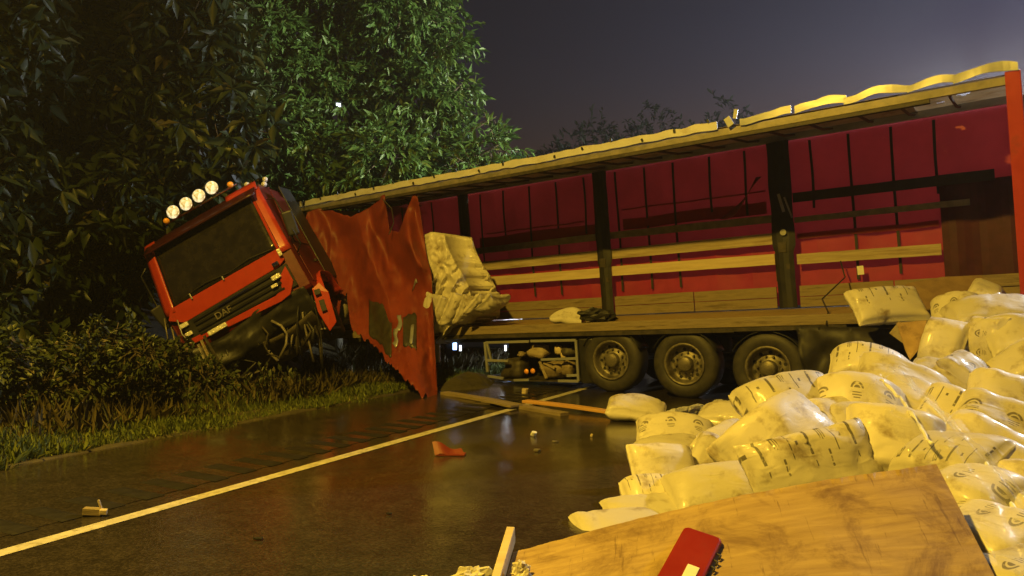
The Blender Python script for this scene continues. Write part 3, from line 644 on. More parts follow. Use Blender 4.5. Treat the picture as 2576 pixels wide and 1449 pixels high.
# the red far curtain: panels of cloth between webbing straps
edges = [10.55, 9.6, 8.6, 7.65, 7.1, 6.45, 5.75, 5.05, 4.35, 3.6, 2.95, 2.35, 1.62, 0.95, 0.48, -0.22, -0.85, -1.50, -2.12, -3.13]
for k in range(len(edges) - 1):
    a, b_ = edges[k], edges[k + 1]
    def fn(u, v, a=a, b_=b_, k=k):
        x = a + (b_ - a) * u; z = 0.05 + (FTOP - 0.18) * v
        bl = 0.05 * math.sin(math.pi * u) * math.sin(math.pi * min(1, v * 1.1)) * (0.5 + noise.noise(Vector((k * 3.3, 0, 0))))
        return (x, FAR - 0.06 - bl + 0.02 * fbm(Vector((x * 1.6, z * 1.2, 8))), z)
    body(MB().grid(fn, 8, 20), 'curtain_panel', M['curtain'], smooth=True)
    if k:
        top = FTOP - 0.2; lo = random.choice((0.45, 1.75, 1.75, 0.5))
        body(MB().grid(lambda u, v: (a + 0.045 * (u - 0.5) + 0.006 * math.sin(v * 5 + k) , FAR - 0.015 + 0.01 * math.sin(v * 5 + k), lo + (top - lo) * v), 1, 14, 0.004), 'curtain_strap', M['strap'])
# horizontal hems and pockets sewn on the curtain
for (a, b_, z, h) in ((7.0, 4.4, 2.02, 0.03), (3.5, 0.6, 2.16, 0.03), (3.5, 0.6, 1.86, 0.22), (7.2, 4.0, 1.82, 0.24), (10.4, 7.7, 1.9, 0.25), (0.1, -2.1, 1.28, 0.10)):
    body(MB().grid(lambda u, v: (a + (b_ - a) * u, FAR - 0.012 + 0.012 * fbm(Vector((u * 6, v, z))), z + (v - 0.5) * h + 0.03 * fbm(Vector((u * 2, 3, z)))), 24, 2), 'curtain_hem', M['curtain_edge'], smooth=True)
# loose flap hanging off the curtain
body(MB().grid(lambda u, v: (1.35 - 0.75 * u + 0.1 * v, FAR + 0.08 + 0.16 * math.sin(u * 2.5), 1.78 + 0.62 * u ** 1.4 - 0.20 * v * math.sin(math.pi * min(1, u * 0.93 + 0.07)) + 0.015 * math.sin(u * 9)), 12, 4, 0.004), 'curtain_flap', M['tarp'], smooth=True)
# dark sheet hanging over the last part of the far side
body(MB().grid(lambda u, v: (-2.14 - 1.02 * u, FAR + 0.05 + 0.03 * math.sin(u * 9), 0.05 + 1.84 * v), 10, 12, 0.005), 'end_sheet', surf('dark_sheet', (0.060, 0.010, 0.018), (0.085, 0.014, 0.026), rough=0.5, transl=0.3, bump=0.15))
body(MB().box((-0.92, FAR + 0.14, 0.60), (0.10, 0.006, 0.15), (0, 0.05, 0)), 'paper_tag', M['white_paint'])
# rear frame and doors
for y in (-0.06, FAR + 0.02):
    body(MB().box((REAR - 0.02, y, ROOF / 2 - 0.1), (0.17, 0.16, ROOF + 0.2)), 'rear_pillar', M['red'], bevel=0.012)
body(MB().box((REAR - 0.02, FAR / 2, ROOF - 0.08), (0.15, 2.3, 0.20)), 'rear_header', M['red'], bevel=0.01)
for (y, a) in ((-0.64, 0), (-1.88, 0)):
    d_ = body(MB().box((REAR - 0.12, y, 1.35), (0.035, 1.20, 2.6)), 'rear_door', M['white_paint'], bevel=0.008)
    for yy in (y - 0.3, y + 0.3):
        MB().tube([(REAR - 0.16, yy, 0.1), (REAR - 0.16, yy, 2.6)], 0.016, 8).build('lock_rod', M['pole'], d_, True)
body(MB().box((NOSE - 0.03, FAR / 2, ROOF / 2 - 0.02), (0.05, 2.48, ROOF - 0.05)), 'front_bulkhead', M['alu_dull'])
for y in (-0.06, FAR + 0.06):
    body(MB().box((NOSE - 0.06, y, ROOF / 2 - 0.02), (0.12, 0.12, ROOF - 0.1)), 'front_pillar', M['grime'], bevel=0.01)

# wheels: one built with its parts and copied
def make_wheel(single=True, name='wheel'):
    w_ = empty(name); w_.parent = TR
    T = 0.385
    prof = [(0.300, -0.03), (0.33, -0.002), (0.40, 0.006), (0.455, -0.002), (0.492, -0.028), (0.515, -0.060), (0.522, -0.10), (0.522, -0.29), (0.512, -0.335), (0.48, -0.375), (0.40, -0.39), (0.30, -0.36), (0.300, -0.03)]
    MB().lathe(prof, 44).build('tyre', M['rubber'], w_, True)
    gr = MB()
    for a in (-0.125, -0.195, -0.265): gr.lathe([(0.5235, a - 0.006), (0.5245, a - 0.006), (0.5245, a + 0.006), (0.5235, a + 0.006)], 40)
    gr.build('tread_groove', M['black'], w_, True)
    rim = MB().lathe([(0.315, -0.02), (0.322, 0.008), (0.305, 0.016), (0.285, 0.004), (0.275, -0.03), (0.262, -0.10), (0.255, -0.13), (0.20, -0.135), (0.15, -0.12), (0.135, -0.10), (0.0, -0.098)], 40).build('rim', M['rim'], w_, True)
    hub = MB().lathe([(0.118, -0.10), (0.112, -0.02), (0.095, -0.005), (0.0, -0.002)], 20).build('hub_cap', M['rim'], w_, True)
    for k in range(10):
        t = 2 * math.pi * k / 10
        MB().lathe([(0.017, -0.13), (0.017, -0.085), (0.010, -0.075), (0.0, -0.075)], 6, 'y', (0.168 * math.cos(t), 0, 0.168 * math.sin(t))).build('wheel_nut', M['rim'], w_)
    for k in range(10):
        t = 2 * math.pi * (k + 0.5) / 10
        MB().lathe([(0.028, -0.132), (0.024, -0.128), (0.0, -0.128)], 10, 'y', (0.226 * math.cos(t), 0, 0.226 * math.sin(t))).build('hand_hole', M['black'], w_)
    return w_
wheel0 = make_wheel()
first = True
for side in (0, 1):
    for x in (0.0, 1.31, 2.62):
        wv = wheel0 if first else copy_tree(wheel0, TR); first = False
        wv.scale = (1.06, 1.0, 1.06); wv.location = (x, 0.0 if side == 0 else FAR, 0.545); wv.rotation_euler = (0, random.uniform(0, 2), 0 if side == 0 else math.pi)
for x in (0.0, 1.31, 2.62):
    MB().tube([(x, -0.35, 0.52), (x, FAR + 0.35, 0.52)], 0.075, 10).build('axle', M['grime'], TR, True)
    body(MB().box((x + 0.25, -0.75, -0.50), (0.5, 0.10, 0.12)).box((x + 0.25, -1.75, -0.50), (0.5, 0.10, 0.12)), 'suspension_arm', M['grime'])
    body(MB().lathe([(0.0, -0.62), (0.12, -0.60), (0.13, -0.45), (0.12, -0.35), (0.0, -0.33)], 14, 'z', (x - 0.35, -0.8, 0)), 'air_spring', M['rubber'], smooth=True)
# wheel arches and the crumpled skirt behind the last wheel
def arch(x, r=0.60):
    def fn(u, v):
        t = math.pi * (0.14 + 0.72 * u); return (x + r * math.cos(t), 0.02 - 0.40 * v, 0.52 + r * math.sin(t) + 0.01 * noise.noise(Vector((u * 7, v * 3, x))))
    return MB().grid(fn, 14, 3, 0.008).build('mudguard', M['black'], TR, True)
arch(1.31, 0.585); arch(2.62, 0.585); arch(0.0, 0.59)
def skirt(u, v):
    x = -0.42 - 2.25 * u; top = 1.20 - 0.02 * u
    z = top * (1 - v) + v * (0.06 + 0.42 * u ** 1.5)
    y = 0.06 + 0.10 * math.sin(v * 2.4) + 0.09 * math.sin(u * 17 + v * 6) * (0.2 + v) + 0.10 * fbm(Vector((u * 6, v * 4, 2)))
    return (x - 0.25 * v * (1 - u), y, z)
MB().grid(skirt, 44, 16, 0.006).build('torn_skirt', surf('black_sheeting', (0.012, 0.011, 0.011), (0.024, 0.021, 0.018), rough=0.62, bump=0.4, bscale=12), TR, True)
for k, (a, h) in enumerate(((-1.30, 0.16), (-1.52, 0.18))):
    MB().box((a, 0.27, 0.62 - 0.02 * k), (0.035, 0.01, h), (0, 0.1, 0)).build('reflective_mark', M['white_paint'], TR)
MB().box((-1.34, 0.27, 0.53), (0.09, 0.01, 0.03)).build('reflective_mark', M['white_paint'], TR)
body(MB().box((-2.0, -0.1, -0.18), (1.9, 0.06, 0.05), (0, 0.07, 0.04)), 'bent_rail', M['grime'])
# pallet rack slung under the deck
PR = empty('pallet_rack'); PR.parent = TR; PR.location = (0, 0, FLOOR); PR.rotation_euler = (ROLLB, PITCH, 0)
fr = MB(); X0, X1, Z0, Z1 = 3.32, 5.30, -1.02, -0.30
def frame_bar(a, b_, t=0.045): MB().bar(a, b_, t, t).build('frame_bar', M['alu'], PR, bevel=0.005)
Yf = 0.0
frame_bar((X0, Yf, Z1), (X0 + 0.95, Yf, Z1)); frame_bar((X0 + 0.99, Yf, Z1 - 0.005), (X1, Yf, Z1 - 0.01))
frame_bar((X0, Yf, Z0), (X0 + 0.42, Yf, Z0)); frame_bar((X0 + 1.05, Yf, Z0 + 0.01), (X0 + 1.38, Yf, Z0)); frame_bar((X0 + 1.62, Yf, Z0 + 0.03), (X1, Yf, Z0 + 0.07))
frame_bar((X0, Yf, Z0), (X0, Yf, Z1)); frame_bar((X1, Yf, Z0 + 0.15), (X1 + 0.02, Yf, Z1), 0.05); frame_bar((X1 - 0.10, Yf, -0.66), (X1 - 0.03, Yf, Z1 - 0.03), 0.04)
frame_bar((X0, Yf, -0.62), (X0 + 0.75, Yf, -0.64)); frame_bar((X1 - 0.5, Yf, -0.66), (X1, Yf, -0.65)); frame_bar((X0, Yf - 0.05, -0.92), (X0 + 0.26, Yf - 0.05, -0.93))
MB().box(((X0 + X1) / 2, -0.75, -0.66), (X1 - X0, 0.03, 0.8)).build('back_panel', M['black'], PR)
MB().box(((X0 + X1) / 2, -0.38, -1.03), (X1 - X0, 0.72, 0.02)).build('floor_panel', M['grime'], PR)
MB().box((X0 - 0.18, -0.30, -0.66), (0.30, 0.6, 0.80)).build('side_box', M['black'], PR, bevel=0.04)
def lump(c, size, seed, name, mat, parent, n=10, amp=0.35):
    def fn(u, v):
        t = 2 * math.pi * u; p = math.pi * (v - 0.5); d = Vector((math.cos(p) * math.cos(t), math.cos(p) * math.sin(t), math.sin(p)))
        q = max(abs(d.x), abs(d.y), abs(d.z)); d2 = d.lerp(d / q, 0.45)
        k = 1 + amp * fbm(d * 1.4 + Vector((seed, seed * 2, 0)))
        return Vector(c) + Vector((d2.x * size[0] * k, d2.y * size[1] * k, d2.z * size[2] * k))
    return MB().grid(fn, n * 2, n).build(name, mat, parent, True)
for (x, y, z, sx, sy, sz, mt, s) in ((4.25, -0.22, -0.50, 0.20, 0.12, 0.13, 'wood', 1), (3.78, -0.15, -0.48, 0.07, 0.06, 0.08, 'wood_new', 2), (3.68, -0.15, -0.58, 0.05, 0.05, 0.06, 'wood_new', 3),
                                    (4.62, -0.2, -0.55, 0.08, 0.1, 0.05, 'wood_old', 4), (4.85, -0.3, -0.84, 0.26, 0.2, 0.20, 'grime', 5), (3.95, -0.25, -0.85, 0.24, 0.2, 0.15, 'wood_old', 6), (3.62, -0.2, -0.82, 0.12, 0.12, 0.14, 'wood_old', 7), (3.6, -0.3, -0.5, 0.16, 0.2, 0.10, 'grime', 8)):
    lump((x, y, z), (sx, sy, sz), s * 3.3, 'jammed_debris', M[mt], PR)
MB().bar((4.05, -0.05, -0.70), (3.80, -0.02, -0.80), 0.05, 0.03).bar((4.15, -0.06, -0.68), (4.0, -0.02, -0.98), 0.04, 0.03).build('broken_batten', M['wood'], PR)
for (x, z) in ((4.40, -0.855), (4.26, -0.845)):
    MB().lathe([(0.0, 0.03), (0.045, 0.02), (0.05, 0.0), (0.0, -0.01)], 14, 'y', (x, 0.01, z)).build('marker_lamp', M['amber'], PR, True)
# landing legs near the nose
for y in (-0.55, -1.95):
    body(MB().box((8.3, y, -0.62), (0.13, 0.13, 0.85)).box((8.3, y, -1.03), (0.30, 0.26, 0.03)), 'landing_leg', M['grime'], bevel=0.008)
body(MB().box((8.3, FAR / 2, -0.55), (0.06, 1.3, 0.06)), 'leg_brace', M['grime'])
body(MB().box((-2.8, FAR / 2, -0.75), (0.10, 2.3, 0.12)).box((-2.75, -0.6, -0.45), (0.06, 0.08, 0.5)).box((-2.75, -1.9, -0.45), (0.06, 0.08, 0.5)), 'underrun_bar', M['grime'])
body(MB().tube([(-0.62, FAR + 0.16, 0.78), (-0.70, FAR + 0.3, 0.50), (-0.66, -0.6, 0.20), (-0.85, -0.05, 0.02), (-0.84, 0.08, -0.15)], 0.012, 5), 'loose_strap', M['strap'])

def w2t(p):   # world point -> trailer root space
    return Matrix.Rotation(-R(145.0), 4, 'Z') @ (Vector(p) - Vector((3.82, 11.07, 0)))
def t2w(p): return Matrix.Rotation(R(145.0), 4, 'Z') @ Vector(p) + Vector((3.82, 11.07, 0))
def deck2w(x, y, z): return t2w(Matrix.Rotation(PITCH, 4, 'Y') @ Matrix.Rotation(ROLLB, 4, 'X') @ Vector((x, y, z)) + Vector((0, 0, FLOOR)))

# ------------------------------------------------------------------ torn near curtain over the nose (a part of the trailer)
def lerp_tab(tab, x):
    if x <= tab[0][0]: return tab[0][1]
    for (a, b_) in zip(tab, tab[1:]):
        if x <= b_[0]:
            t = (x - a[0]) / (b_[0] - a[0] + 1e-9); return a[1] + (b_[1] - a[1]) * t
    return tab[-1][1]
def rail_depth(x):       # depth of the near roof rail in the direction of picture column x
    k = (x - 1288) / F; s_ = (3.82 - k * 11.07) / (0.8192 + 0.5736 * k); return 11.07 + 0.5736 * min(10.6, s_)
T_TOP = [(757, 600), (772, 533), (800, 524), (830, 527), (880, 546), (930, 521), (958, 494), (968, 488), (972, 520), (978, 578), (1002, 584), (1018, 540), (1045, 474), (1053, 512), (1062, 575), (1075, 650), (1086, 690), (1092, 850), (1100, 990)]
T_BOT = [(757, 640), (770, 720), (790, 775), (812, 832), (838, 828), (852, 800), (860, 742), (872, 742), (880, 800), (890, 838), (915, 848), (945, 872), (970, 905), (1000, 930), (1020, 955), (1042, 975), (1060, 992), (1080, 1003), (1100, 1004)]
def tarp_pt(x, t, off=0.0, push=1.0):
    y0 = lerp_tab(T_TOP, x) + 4 * noise.noise(Vector((x * 0.06, 1, 1))); y1 = lerp_tab(T_BOT, x) + 16 * noise.noise(Vector((x * 0.09, 5, 1))) + 8 * noise.noise(Vector((x * 0.3, 5, 1)))
    y = y0 + (y1 - y0) * t
    k = max(0.0, min(1.0, (y - 545) / 455.0))
    Yr = min(16.6, rail_depth(x)); Y = Yr - 0.10 - (Yr - 12.15) * (0.10 * k + 0.90 * k ** 2.6)
    ph = x * 0.050 - (y - 500) * 0.016 + 2.6 * fbm(Vector((x * 0.006, y * 0.003, 8.0)))
    fold = 0.21 * (abs(math.sin(ph * 0.5)) ** 1.3 * 2 - 1) + 0.025 * math.sin(ph * 2.3 + 1.0) + 0.16 * fbm(Vector((x * 0.008, y * 0.004, 2.0)))
    ridge = abs(noise.noise(Vector((x * 0.016 + y * 0.004, y * 0.006, 6.0))))
    fold += 0.10 * ridge * (0.4 + k) + 0.13 * k * k * fbm(Vector((x * 0.03, y * 0.03, 4.0)))
    for (px_, py_, am) in ((968, 470, 0.20), (1047, 455, 0.17), (772, 505, 0.13)):
        phi = math.atan2(x - px_, max(8.0, y - py_)); dd = math.hypot(x - px_, y - py_)
        fold += am * math.sin(phi * 8.0 + 0.6) * math.exp(-(dd / 210.0) ** 2) * min(1.0, dd / 60.0)
    return at(x, y, Y + (fold - 0.12) * (0.25 + 0.75 * min(1, t * 4)) - off)
def tfn(x0, x1, t0, t1, off):
    return lambda u, v: w2t(tarp_pt(x0 + (x1 - x0) * u, t1 + (t0 - t1) * v, off))
cur = MB().grid(tfn(757, 1100, 0, 1, 0.0), 170, 80, 0.006).build('torn_curtain', M['tarp'], TR, True)
cur['label'] = 'torn sheet of red curtain draped from the trailer nose to the road'
MB().grid(tfn(928, 985, 0.69, 0.95, 0.02), 14, 10, 0.004).build('dark_patch', surf('grey_patch', (0.03, 0.028, 0.02), (0.05, 0.045, 0.03), rough=0.5, bump=0.2), cur, True)
MB().grid(tfn(1014, 1048, 0.62, 0.80, 0.02), 8, 8, 0.004).build('dark_patch', bpy.data.materials['grey_patch'], cur, True)
MB().grid(lambda u, v: w2t(tarp_pt(985 + 18 * v + 10 * u + 4 * math.sin(v * 11), 0.84 - 0.24 * v, 0.035)), 2, 14, 0.004).build('reflective_tape', M['alu'], cur, True)
MB().grid(lambda u, v: w2t(tarp_pt(1030 + 4 * v + 8 * u, 0.78 - 0.10 * v, 0.035)), 2, 5, 0.004).build('reflective_tape', M['alu'], cur, True)
MB().grid(lambda u, v: w2t(tarp_pt(1036 + 10 * v + 4 * u, 0.50 - 0.06 * v, 0.03)), 1, 3, 0.004).build('reflective_tape', M['alu'], cur, True)
MB().tube([w2t(at(962, 500, 15.3)), w2t(at(985, 525, 15.2)), w2t(at(990, 560, 15.25)), w2t(at(978, 590, 15.2))], 0.012, 5).build('loose_strap', M['strap'], TR)

# ------------------------------------------------------------------ the tractor unit
TH = R(29.5); YAW = R(-1.0)
O_ = at(570, 705, 13.6)
rotm = Matrix.Rotation(YAW, 3, 'Z') @ Matrix.Rotation(-TH, 3, 'Y')
LO = O_ - rotm @ Vector((0, 0, 1.75 * 1.06))
LR = empty('lorry_tractor', LO, (0, -TH, YAW)); LR.scale = (1.06, 1.06, 1.06); tag(LR, 'wrecked red lorry cab leaning over on the verge with round lamps on its roof', 'lorry')
def part(mb, name, mat, parent=None, smooth=False, bevel=0.0): return mb.build(name, mat, parent or LR, smooth, bevel)
HW = 1.24
prof = [(0.03, 0.94), (0.0, 1.0), (0.0, 1.74), (0.10, 2.1), (0.33, 2.92), (0.45, 3.10), (0.62, 3.17), (2.15, 3.20), (2.18, 0.85), (1.75, 0.80), (1.6, 1.25), (1.2, 1.42), (0.75, 1.25), (0.55, 0.70)]
sh_ = MB()
n_ = len(prof); NX = 9
for i in range(NX):
    q = -1 + 2 * i / (NX - 1); ed = abs(q) ** 6
    for (y, z) in prof: sh_.v.append((q * HW - (0.10 * q * max(0, (z - 1.9)) / 1.3 if abs(q) > 0.5 else 0), y + 0.07 * ed * (1 if y < 0.6 else 0), z - 0.05 * ed * (1 if z > 3 else 0)))
for i in range(NX - 1):
    for k in range(n_):
        a = i * n_ + k; b_ = i * n_ + (k + 1) % n_; sh_.f.append((a, b_, b_ + n_, a + n_))
sh_.f.append(tuple(range(n_))); sh_.f.append(tuple((NX - 1) * n_ + k for k in range(n_ - 1, -1, -1)))
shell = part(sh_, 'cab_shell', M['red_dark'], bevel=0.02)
def scr(x, z, off=0.02):    # point on the raked front at height z
    pts = [(1.0, 0.0), (1.74, 0.0), (2.1, 0.10), (2.92, 0.33), (3.10, 0.45), (3.3, 0.6)]
    y = lerp_tab([(a, b_) for (a, b_) in pts], z); return Vector((x, y + 0.05 * abs(x / HW) ** 5 - off, z))
part(MB().grid(lambda u, v: scr((-1.08 + 2.16 * u) * (1.0 - 0.045 * v), 1.80 + 1.10 * v, 0.035), 16, 10, 0.012), 'windscreen', M['glass'], shell, True)
for sx in (-1, 1):     # pillars
    pl_ = MB().grid(lambda u, v: scr(sx * ((1.06 + 0.19 * u) - 0.075 * v - (0.035 * (1 - v) * (1 - u))), 1.70 + 1.34 * v, 0.045 - 0.05 * u), 3, 12, 0.03)
    part(pl_, 'windscreen_pillar', M['red'], shell, True)
part(MB().grid(lambda u, v: scr(-1.12 + 2.24 * u, 2.88 + 0.22 * v, 0.02 + 0.20 * (1 - v)), 14, 4, 0.03), 'sun_visor', surf('shaded_visor', (0.03, 0.005, 0.005), (0.045, 0.006, 0.006), rough=0.35, bump=0.03), shell, True)  # shade on the down-facing visor put into its dark colour
part(MB().grid(lambda u, v: scr(0.55 + 0.60 * u, 3.02 + 0.15 * v, 0.06), 8, 3, 0.03), 'roof_edge', M['red'], shell, True)
part(MB().grid(lambda u, v: scr(-1.16 + 0.22 * u, 3.0 + 0.10 * v, 0.06), 4, 2, 0.03), 'roof_edge', M['red'], shell, True)
part(MB().poly([(-1.22, -0.035, 1.62), (-0.98, -0.035, 1.46), (0.92, -0.035, 1.50), (1.06, -0.035, 1.56), (1.08, -0.035, 1.79), (-1.10, -0.035, 1.79)], 0.05, (0, 1, 0)), 'front_panel', M['red'], shell, bevel=0.012)
part(MB().box((0, -0.012, 1.28), (2.1, 0.03, 0.42)), 'grille', M['black'], shell)
gp = bpy.data.objects['grille']
for k in range(4):
    MB().box((0.0, -0.045, 1.14 + 0.095 * k), (1.66, 0.04, 0.035), (0.25, random.uniform(-0.02, 0.02), 0)).build('grille_bar', M['black'], LR)
# lettering on the grille
def text_mesh(s, size, depth, name, mat, parent, loc, rot):
    cu = bpy.data.curves.new('lettering', 'FONT'); cu.body = s; cu.size = size; cu.extrude = depth; cu.align_x = 'CENTER'
    to = bpy.data.objects.new('lettering', cu); col.objects.link(to); bpy.context.view_layer.update()
    me = bpy.data.meshes.new_from_object(to.evaluated_get(bpy.context.evaluated_depsgraph_get())); bpy.data.objects.remove(to)
    o = bpy.data.objects.new(name, me); col.objects.link(o); me.materials.clear(); me.materials.append(mat); o.parent = parent; o.location = loc; o.rotation_euler = rot; return o
text_mesh('DAF', 0.17, 0.008, 'lettering', M['alu_dull'], LR, (-0.30, -0.07, 1.22), (R(90), 0, 0))
part(MB().box((-0.02, -0.06, 1.42), (0.62, 0.02, 0.022), (0, -0.03, 0)), 'trim_strip', M['chrome'])
part(MB().poly([(-1.02, -0.05, 1.16), (-0.99, -0.05, 1.06), (0.66, -0.05, 0.95), (0.86, -0.05, 0.98), (1.02, -0.05, 1.16), (1.02, -0.05, 1.46), (0.84, -0.05, 1.33), (0.78, -0.05, 1.14), (0.62, -0.05, 1.085)], 0.06, (0, 1, 0)), 'bumper_top', M['red'], bevel=0.012)
def lens(c, r, name, mat, parent, squash=1.0, housing=True):
    o = MB().lathe([(0.0, -0.045), (r * 0.5, -0.040), (r * 0.85, -0.022), (r, 0.0), (r * 1.04, 0.012)], 22).build(name, mat, parent, True)
    o.location = c; o.scale = (1, 1, squash); return o
def box_lamp(c, size, mat, name='lamp'):
    return part(MB().box(c, size), name, mat, None, bevel=min(size) * 0.3)
box_lamp((-0.52, -0.085, 1.075), (0.36, 0.05, 0.085), M['lamp_glass'], 'fog_lamp')
box_lamp((-1.00, -0.06, 1.42), (0.15, 0.05, 0.08), M['lamp_glass'], 'headlamp'); box_lamp((-1.0, -0.06, 1.25), (0.13, 0.05, 0.075), M['lamp_glass'], 'headlamp')
box_lamp((0.80, -0.075, 1.36), (0.17, 0.06, 0.085), M['lamp_glass'], 'headlamp'); box_lamp((0.70, -0.075, 1.24), (0.12, 0.05, 0.06), M['lamp_glass'], 'headlamp')
box_lamp((1.06, -0.08, 1.70), (0.065, 0.04, 0.13), M['lamp_glass'], 'marker_lamp'); box_lamp((0.90, -0.08, 1.56), (0.12, 0.04, 0.07), M['chrome'], 'marker_lamp')
box_lamp((-0.66, -0.055, 1.80), (0.025, 0.03, 0.11), M['alu'], 'washer_jet'); box_lamp((-0.02, -0.055, 1.80), (0.025, 0.03, 0.08), M['alu'], 'washer_jet')
part(MB().tube([(-1.06, -0.07, 1.56), (-1.10, -0.08, 1.30), (-1.05, -0.08, 1.10), (-0.98, -0.08, 1.06)], 0.012, 6), 'lamp_trim', M['alu'], None, True)
for (x0, x1, z0) in ((0.95, 0.12, 1.83), (0.1, -0.75, 1.84)):      # wipers
    part(MB().tube([(x0, -0.03, z0), ((x0 + x1) / 2, -0.035, z0 + 0.05), (x1, -0.01, z0 + 0.015)], 0.011, 5), 'wiper', M['black'])
# low bumper torn loose, underside
def bump_fn(u, v):
    x = -1.18 + 2.3 * u; return (x, -0.02 + 0.16 * noise.noise(Vector((x * 3, v * 3, 3))) + 0.2 * (1 - v) * u, 0.50 + 0.05 * math.sin(x * 3) + 0.48 * v)
part(MB().grid(bump_fn, 24, 6, 0.03), 'bumper', M['black'], None, True)
part(MB().grid(lambda u, v: (-0.35 + 1.35 * u, 0.10 + 0.5 * v + 0.05 * fbm(Vector((u * 3, v * 3, 1))), 0.60 - 0.42 * v - 0.12 * math.sin(u * 3)), 18, 8, 0.02), 'underbody_tray', surf('muddy_panel', (0.05, 0.042, 0.03), (0.10, 0.085, 0.06), rough=0.5, bump=0.3), None, True)
# side of the cab
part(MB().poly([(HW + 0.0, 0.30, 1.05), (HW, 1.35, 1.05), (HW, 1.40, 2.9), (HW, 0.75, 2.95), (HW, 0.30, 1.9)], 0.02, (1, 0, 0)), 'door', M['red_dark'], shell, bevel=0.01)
part(MB().poly([(HW + 0.03, 0.42, 1.85), (HW + 0.03, 1.28, 1.85), (HW - 0.04, 1.28, 2.75), (HW - 0.04, 0.78, 2.75)], 0.008, (1, 0, 0)), 'side_window', M['glass'], shell)
part(MB().box((HW + 0.04, 1.15, 1.5), (0.03, 0.16, 0.04)), 'door_handle', M['black'], shell)
part(MB().poly([(HW - 0.02, 1.5, 1.2), (HW - 0.02, 2.45, 1.2), (HW - 0.06, 2.5, 3.3), (HW - 0.06, 1.75, 3.25)], 0.03, (1, 0, 0)), 'side_deflector', M['black'], None, bevel=0.01)
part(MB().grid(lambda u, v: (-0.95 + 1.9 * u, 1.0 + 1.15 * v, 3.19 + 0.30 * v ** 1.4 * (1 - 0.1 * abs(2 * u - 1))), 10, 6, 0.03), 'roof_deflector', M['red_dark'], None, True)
for (sx, a) in ((1, 0.0), (-1, 0.5)):      # mirrors knocked back
    x = sx * (HW + 0.05)
    m_ = part(MB().tube([(x - sx * 0.05, 0.25, 2.7), (x + sx * 0.10, 0.12 + a * 0.3, 2.62), (x + sx * 0.12, 0.12 + a * 0.3, 1.7), (x - sx * 0.03, 0.25, 1.62)], 0.016, 6), 'mirror_arm', M['black'], None, True)
    MB().box((x + sx * 0.13, 0.14 + a * 0.3, 2.1 - a * 0.6), (0.20, 0.09, 0.44), (0.2, 0.15 * sx, 0.3)).build('mirror', M['black'], m_, bevel=0.03)
part(MB().tube([(-1.30, 0.15, 1.55), (-1.36, 0.1, 1.25), (-1.28, 0.08, 0.95)], 0.018, 5).tube([(-1.36, 0.2, 1.75), (-1.45, 0.1, 1.35)], 0.014, 5), 'mirror_arm', M['alu_dull'], None, True)
# torn metal hanging below the lower corner
for k in range(5):
    part(MB().grid(lambda u, v: (-1.20 + 0.10 * k + 0.05 * u, -0.04 + 0.06 * math.sin(v * 3 + k), 1.10 - (0.55 + 0.08 * k) * v + 0.02 * math.sin(9 * u)), 2, 6, 0.006), 'torn_panel', (M['wood_old'], M['grime'], M['alu_dull'])[k % 3])
# roof lamps
rb = part(MB().tube([(-0.62, 0.42, 3.27), (0.86, 0.42, 3.27)], 0.022, 8), 'lamp_bar', M['chrome'], None, True)
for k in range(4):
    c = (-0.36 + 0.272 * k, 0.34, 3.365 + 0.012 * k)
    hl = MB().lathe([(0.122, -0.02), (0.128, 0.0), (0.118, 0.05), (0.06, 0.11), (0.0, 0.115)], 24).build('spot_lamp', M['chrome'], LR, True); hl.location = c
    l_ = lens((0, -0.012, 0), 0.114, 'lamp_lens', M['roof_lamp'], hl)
    MB().tube([(0, 0.03, -0.12), (0, 0.06, -0.02)], 0.012, 5).build('lamp_bracket', M['chrome'], hl)
for x in (-0.56, 0.76):
    o = lens((x, 0.38, 3.30), 0.055, 'marker_lamp', M['amber'], LR)
for (x, y, z, r, ln) in ((0.98, 0.95, 3.30, 0.055, 0.42), (1.10, 1.05, 3.30, 0.06, 0.50), (1.02, 1.35, 3.42, 0.05, 0.3)):
    part(MB().lathe([(r, -0.02), (r * 0.8, 0.02), (0.022, 0.14), (0.016, ln), (0.0, ln)], 16, 'y', (x, y, z)), 'air_horn', M['chrome'], None, True)
for (x, y, z) in ((0.90, 0.85, 3.30), (1.16, 0.95, 3.18), (1.14, 1.3, 3.36), (1.05, 1.1, 3.14)):
    o = lens((x, y, z), 0.05, 'marker_lamp', M['lamp_glass'], LR)
# chassis, wheels, tank, fender
for x in (-0.42, 0.42):
    part(MB().box((x, 2.95, 0.78), (0.09, 4.7, 0.26)), 'chassis_rail', M['grime'])
part(MB().box((0, 1.0, 0.75), (1.0, 1.4, 0.8)), 'engine', M['grime'], None, bevel=0.06)
part(MB().lathe([(0.0, 1.9), (0.30, 1.9), (0.33, 1.95), (0.33, 2.95), (0.30, 3.0), (0.0, 3.0)], 20, 'y', (0.88, 0, 0.62)), 'fuel_tank', M['alu_dull'], None, True)
def lorry_wheel(loc, flip):
    w_ = wheel0.copy(); col.objects.link(w_); w_.parent = LR; w_.location = loc; w_.rotation_euler = (0, random.uniform(0, 3), flip)
    for ch in wheel0.children:
        c = ch.copy(); col.objects.link(c); c.parent = w_
        for g in ch.children:
            q = g.copy(); col.objects.link(q); q.parent = c
    return w_
lorry_wheel((1.16, 0.95, 0.55), -math.pi / 2 + 0.25); lorry_wheel((-1.16, 0.95, 0.52), math.pi / 2)
for yy in (3.9,):
    lorry_wheel((1.22, yy, 0.42), -math.pi / 2); lorry_wheel((0.86, yy, 0.42), -math.pi / 2); lorry_wheel((-1.22, yy, 0.52), math.pi / 2)
part(MB().tube([(-1.0, 3.9, 0.5), (1.0, 3.9, 0.44)], 0.09, 10), 'axle', M['grime'], None, True)
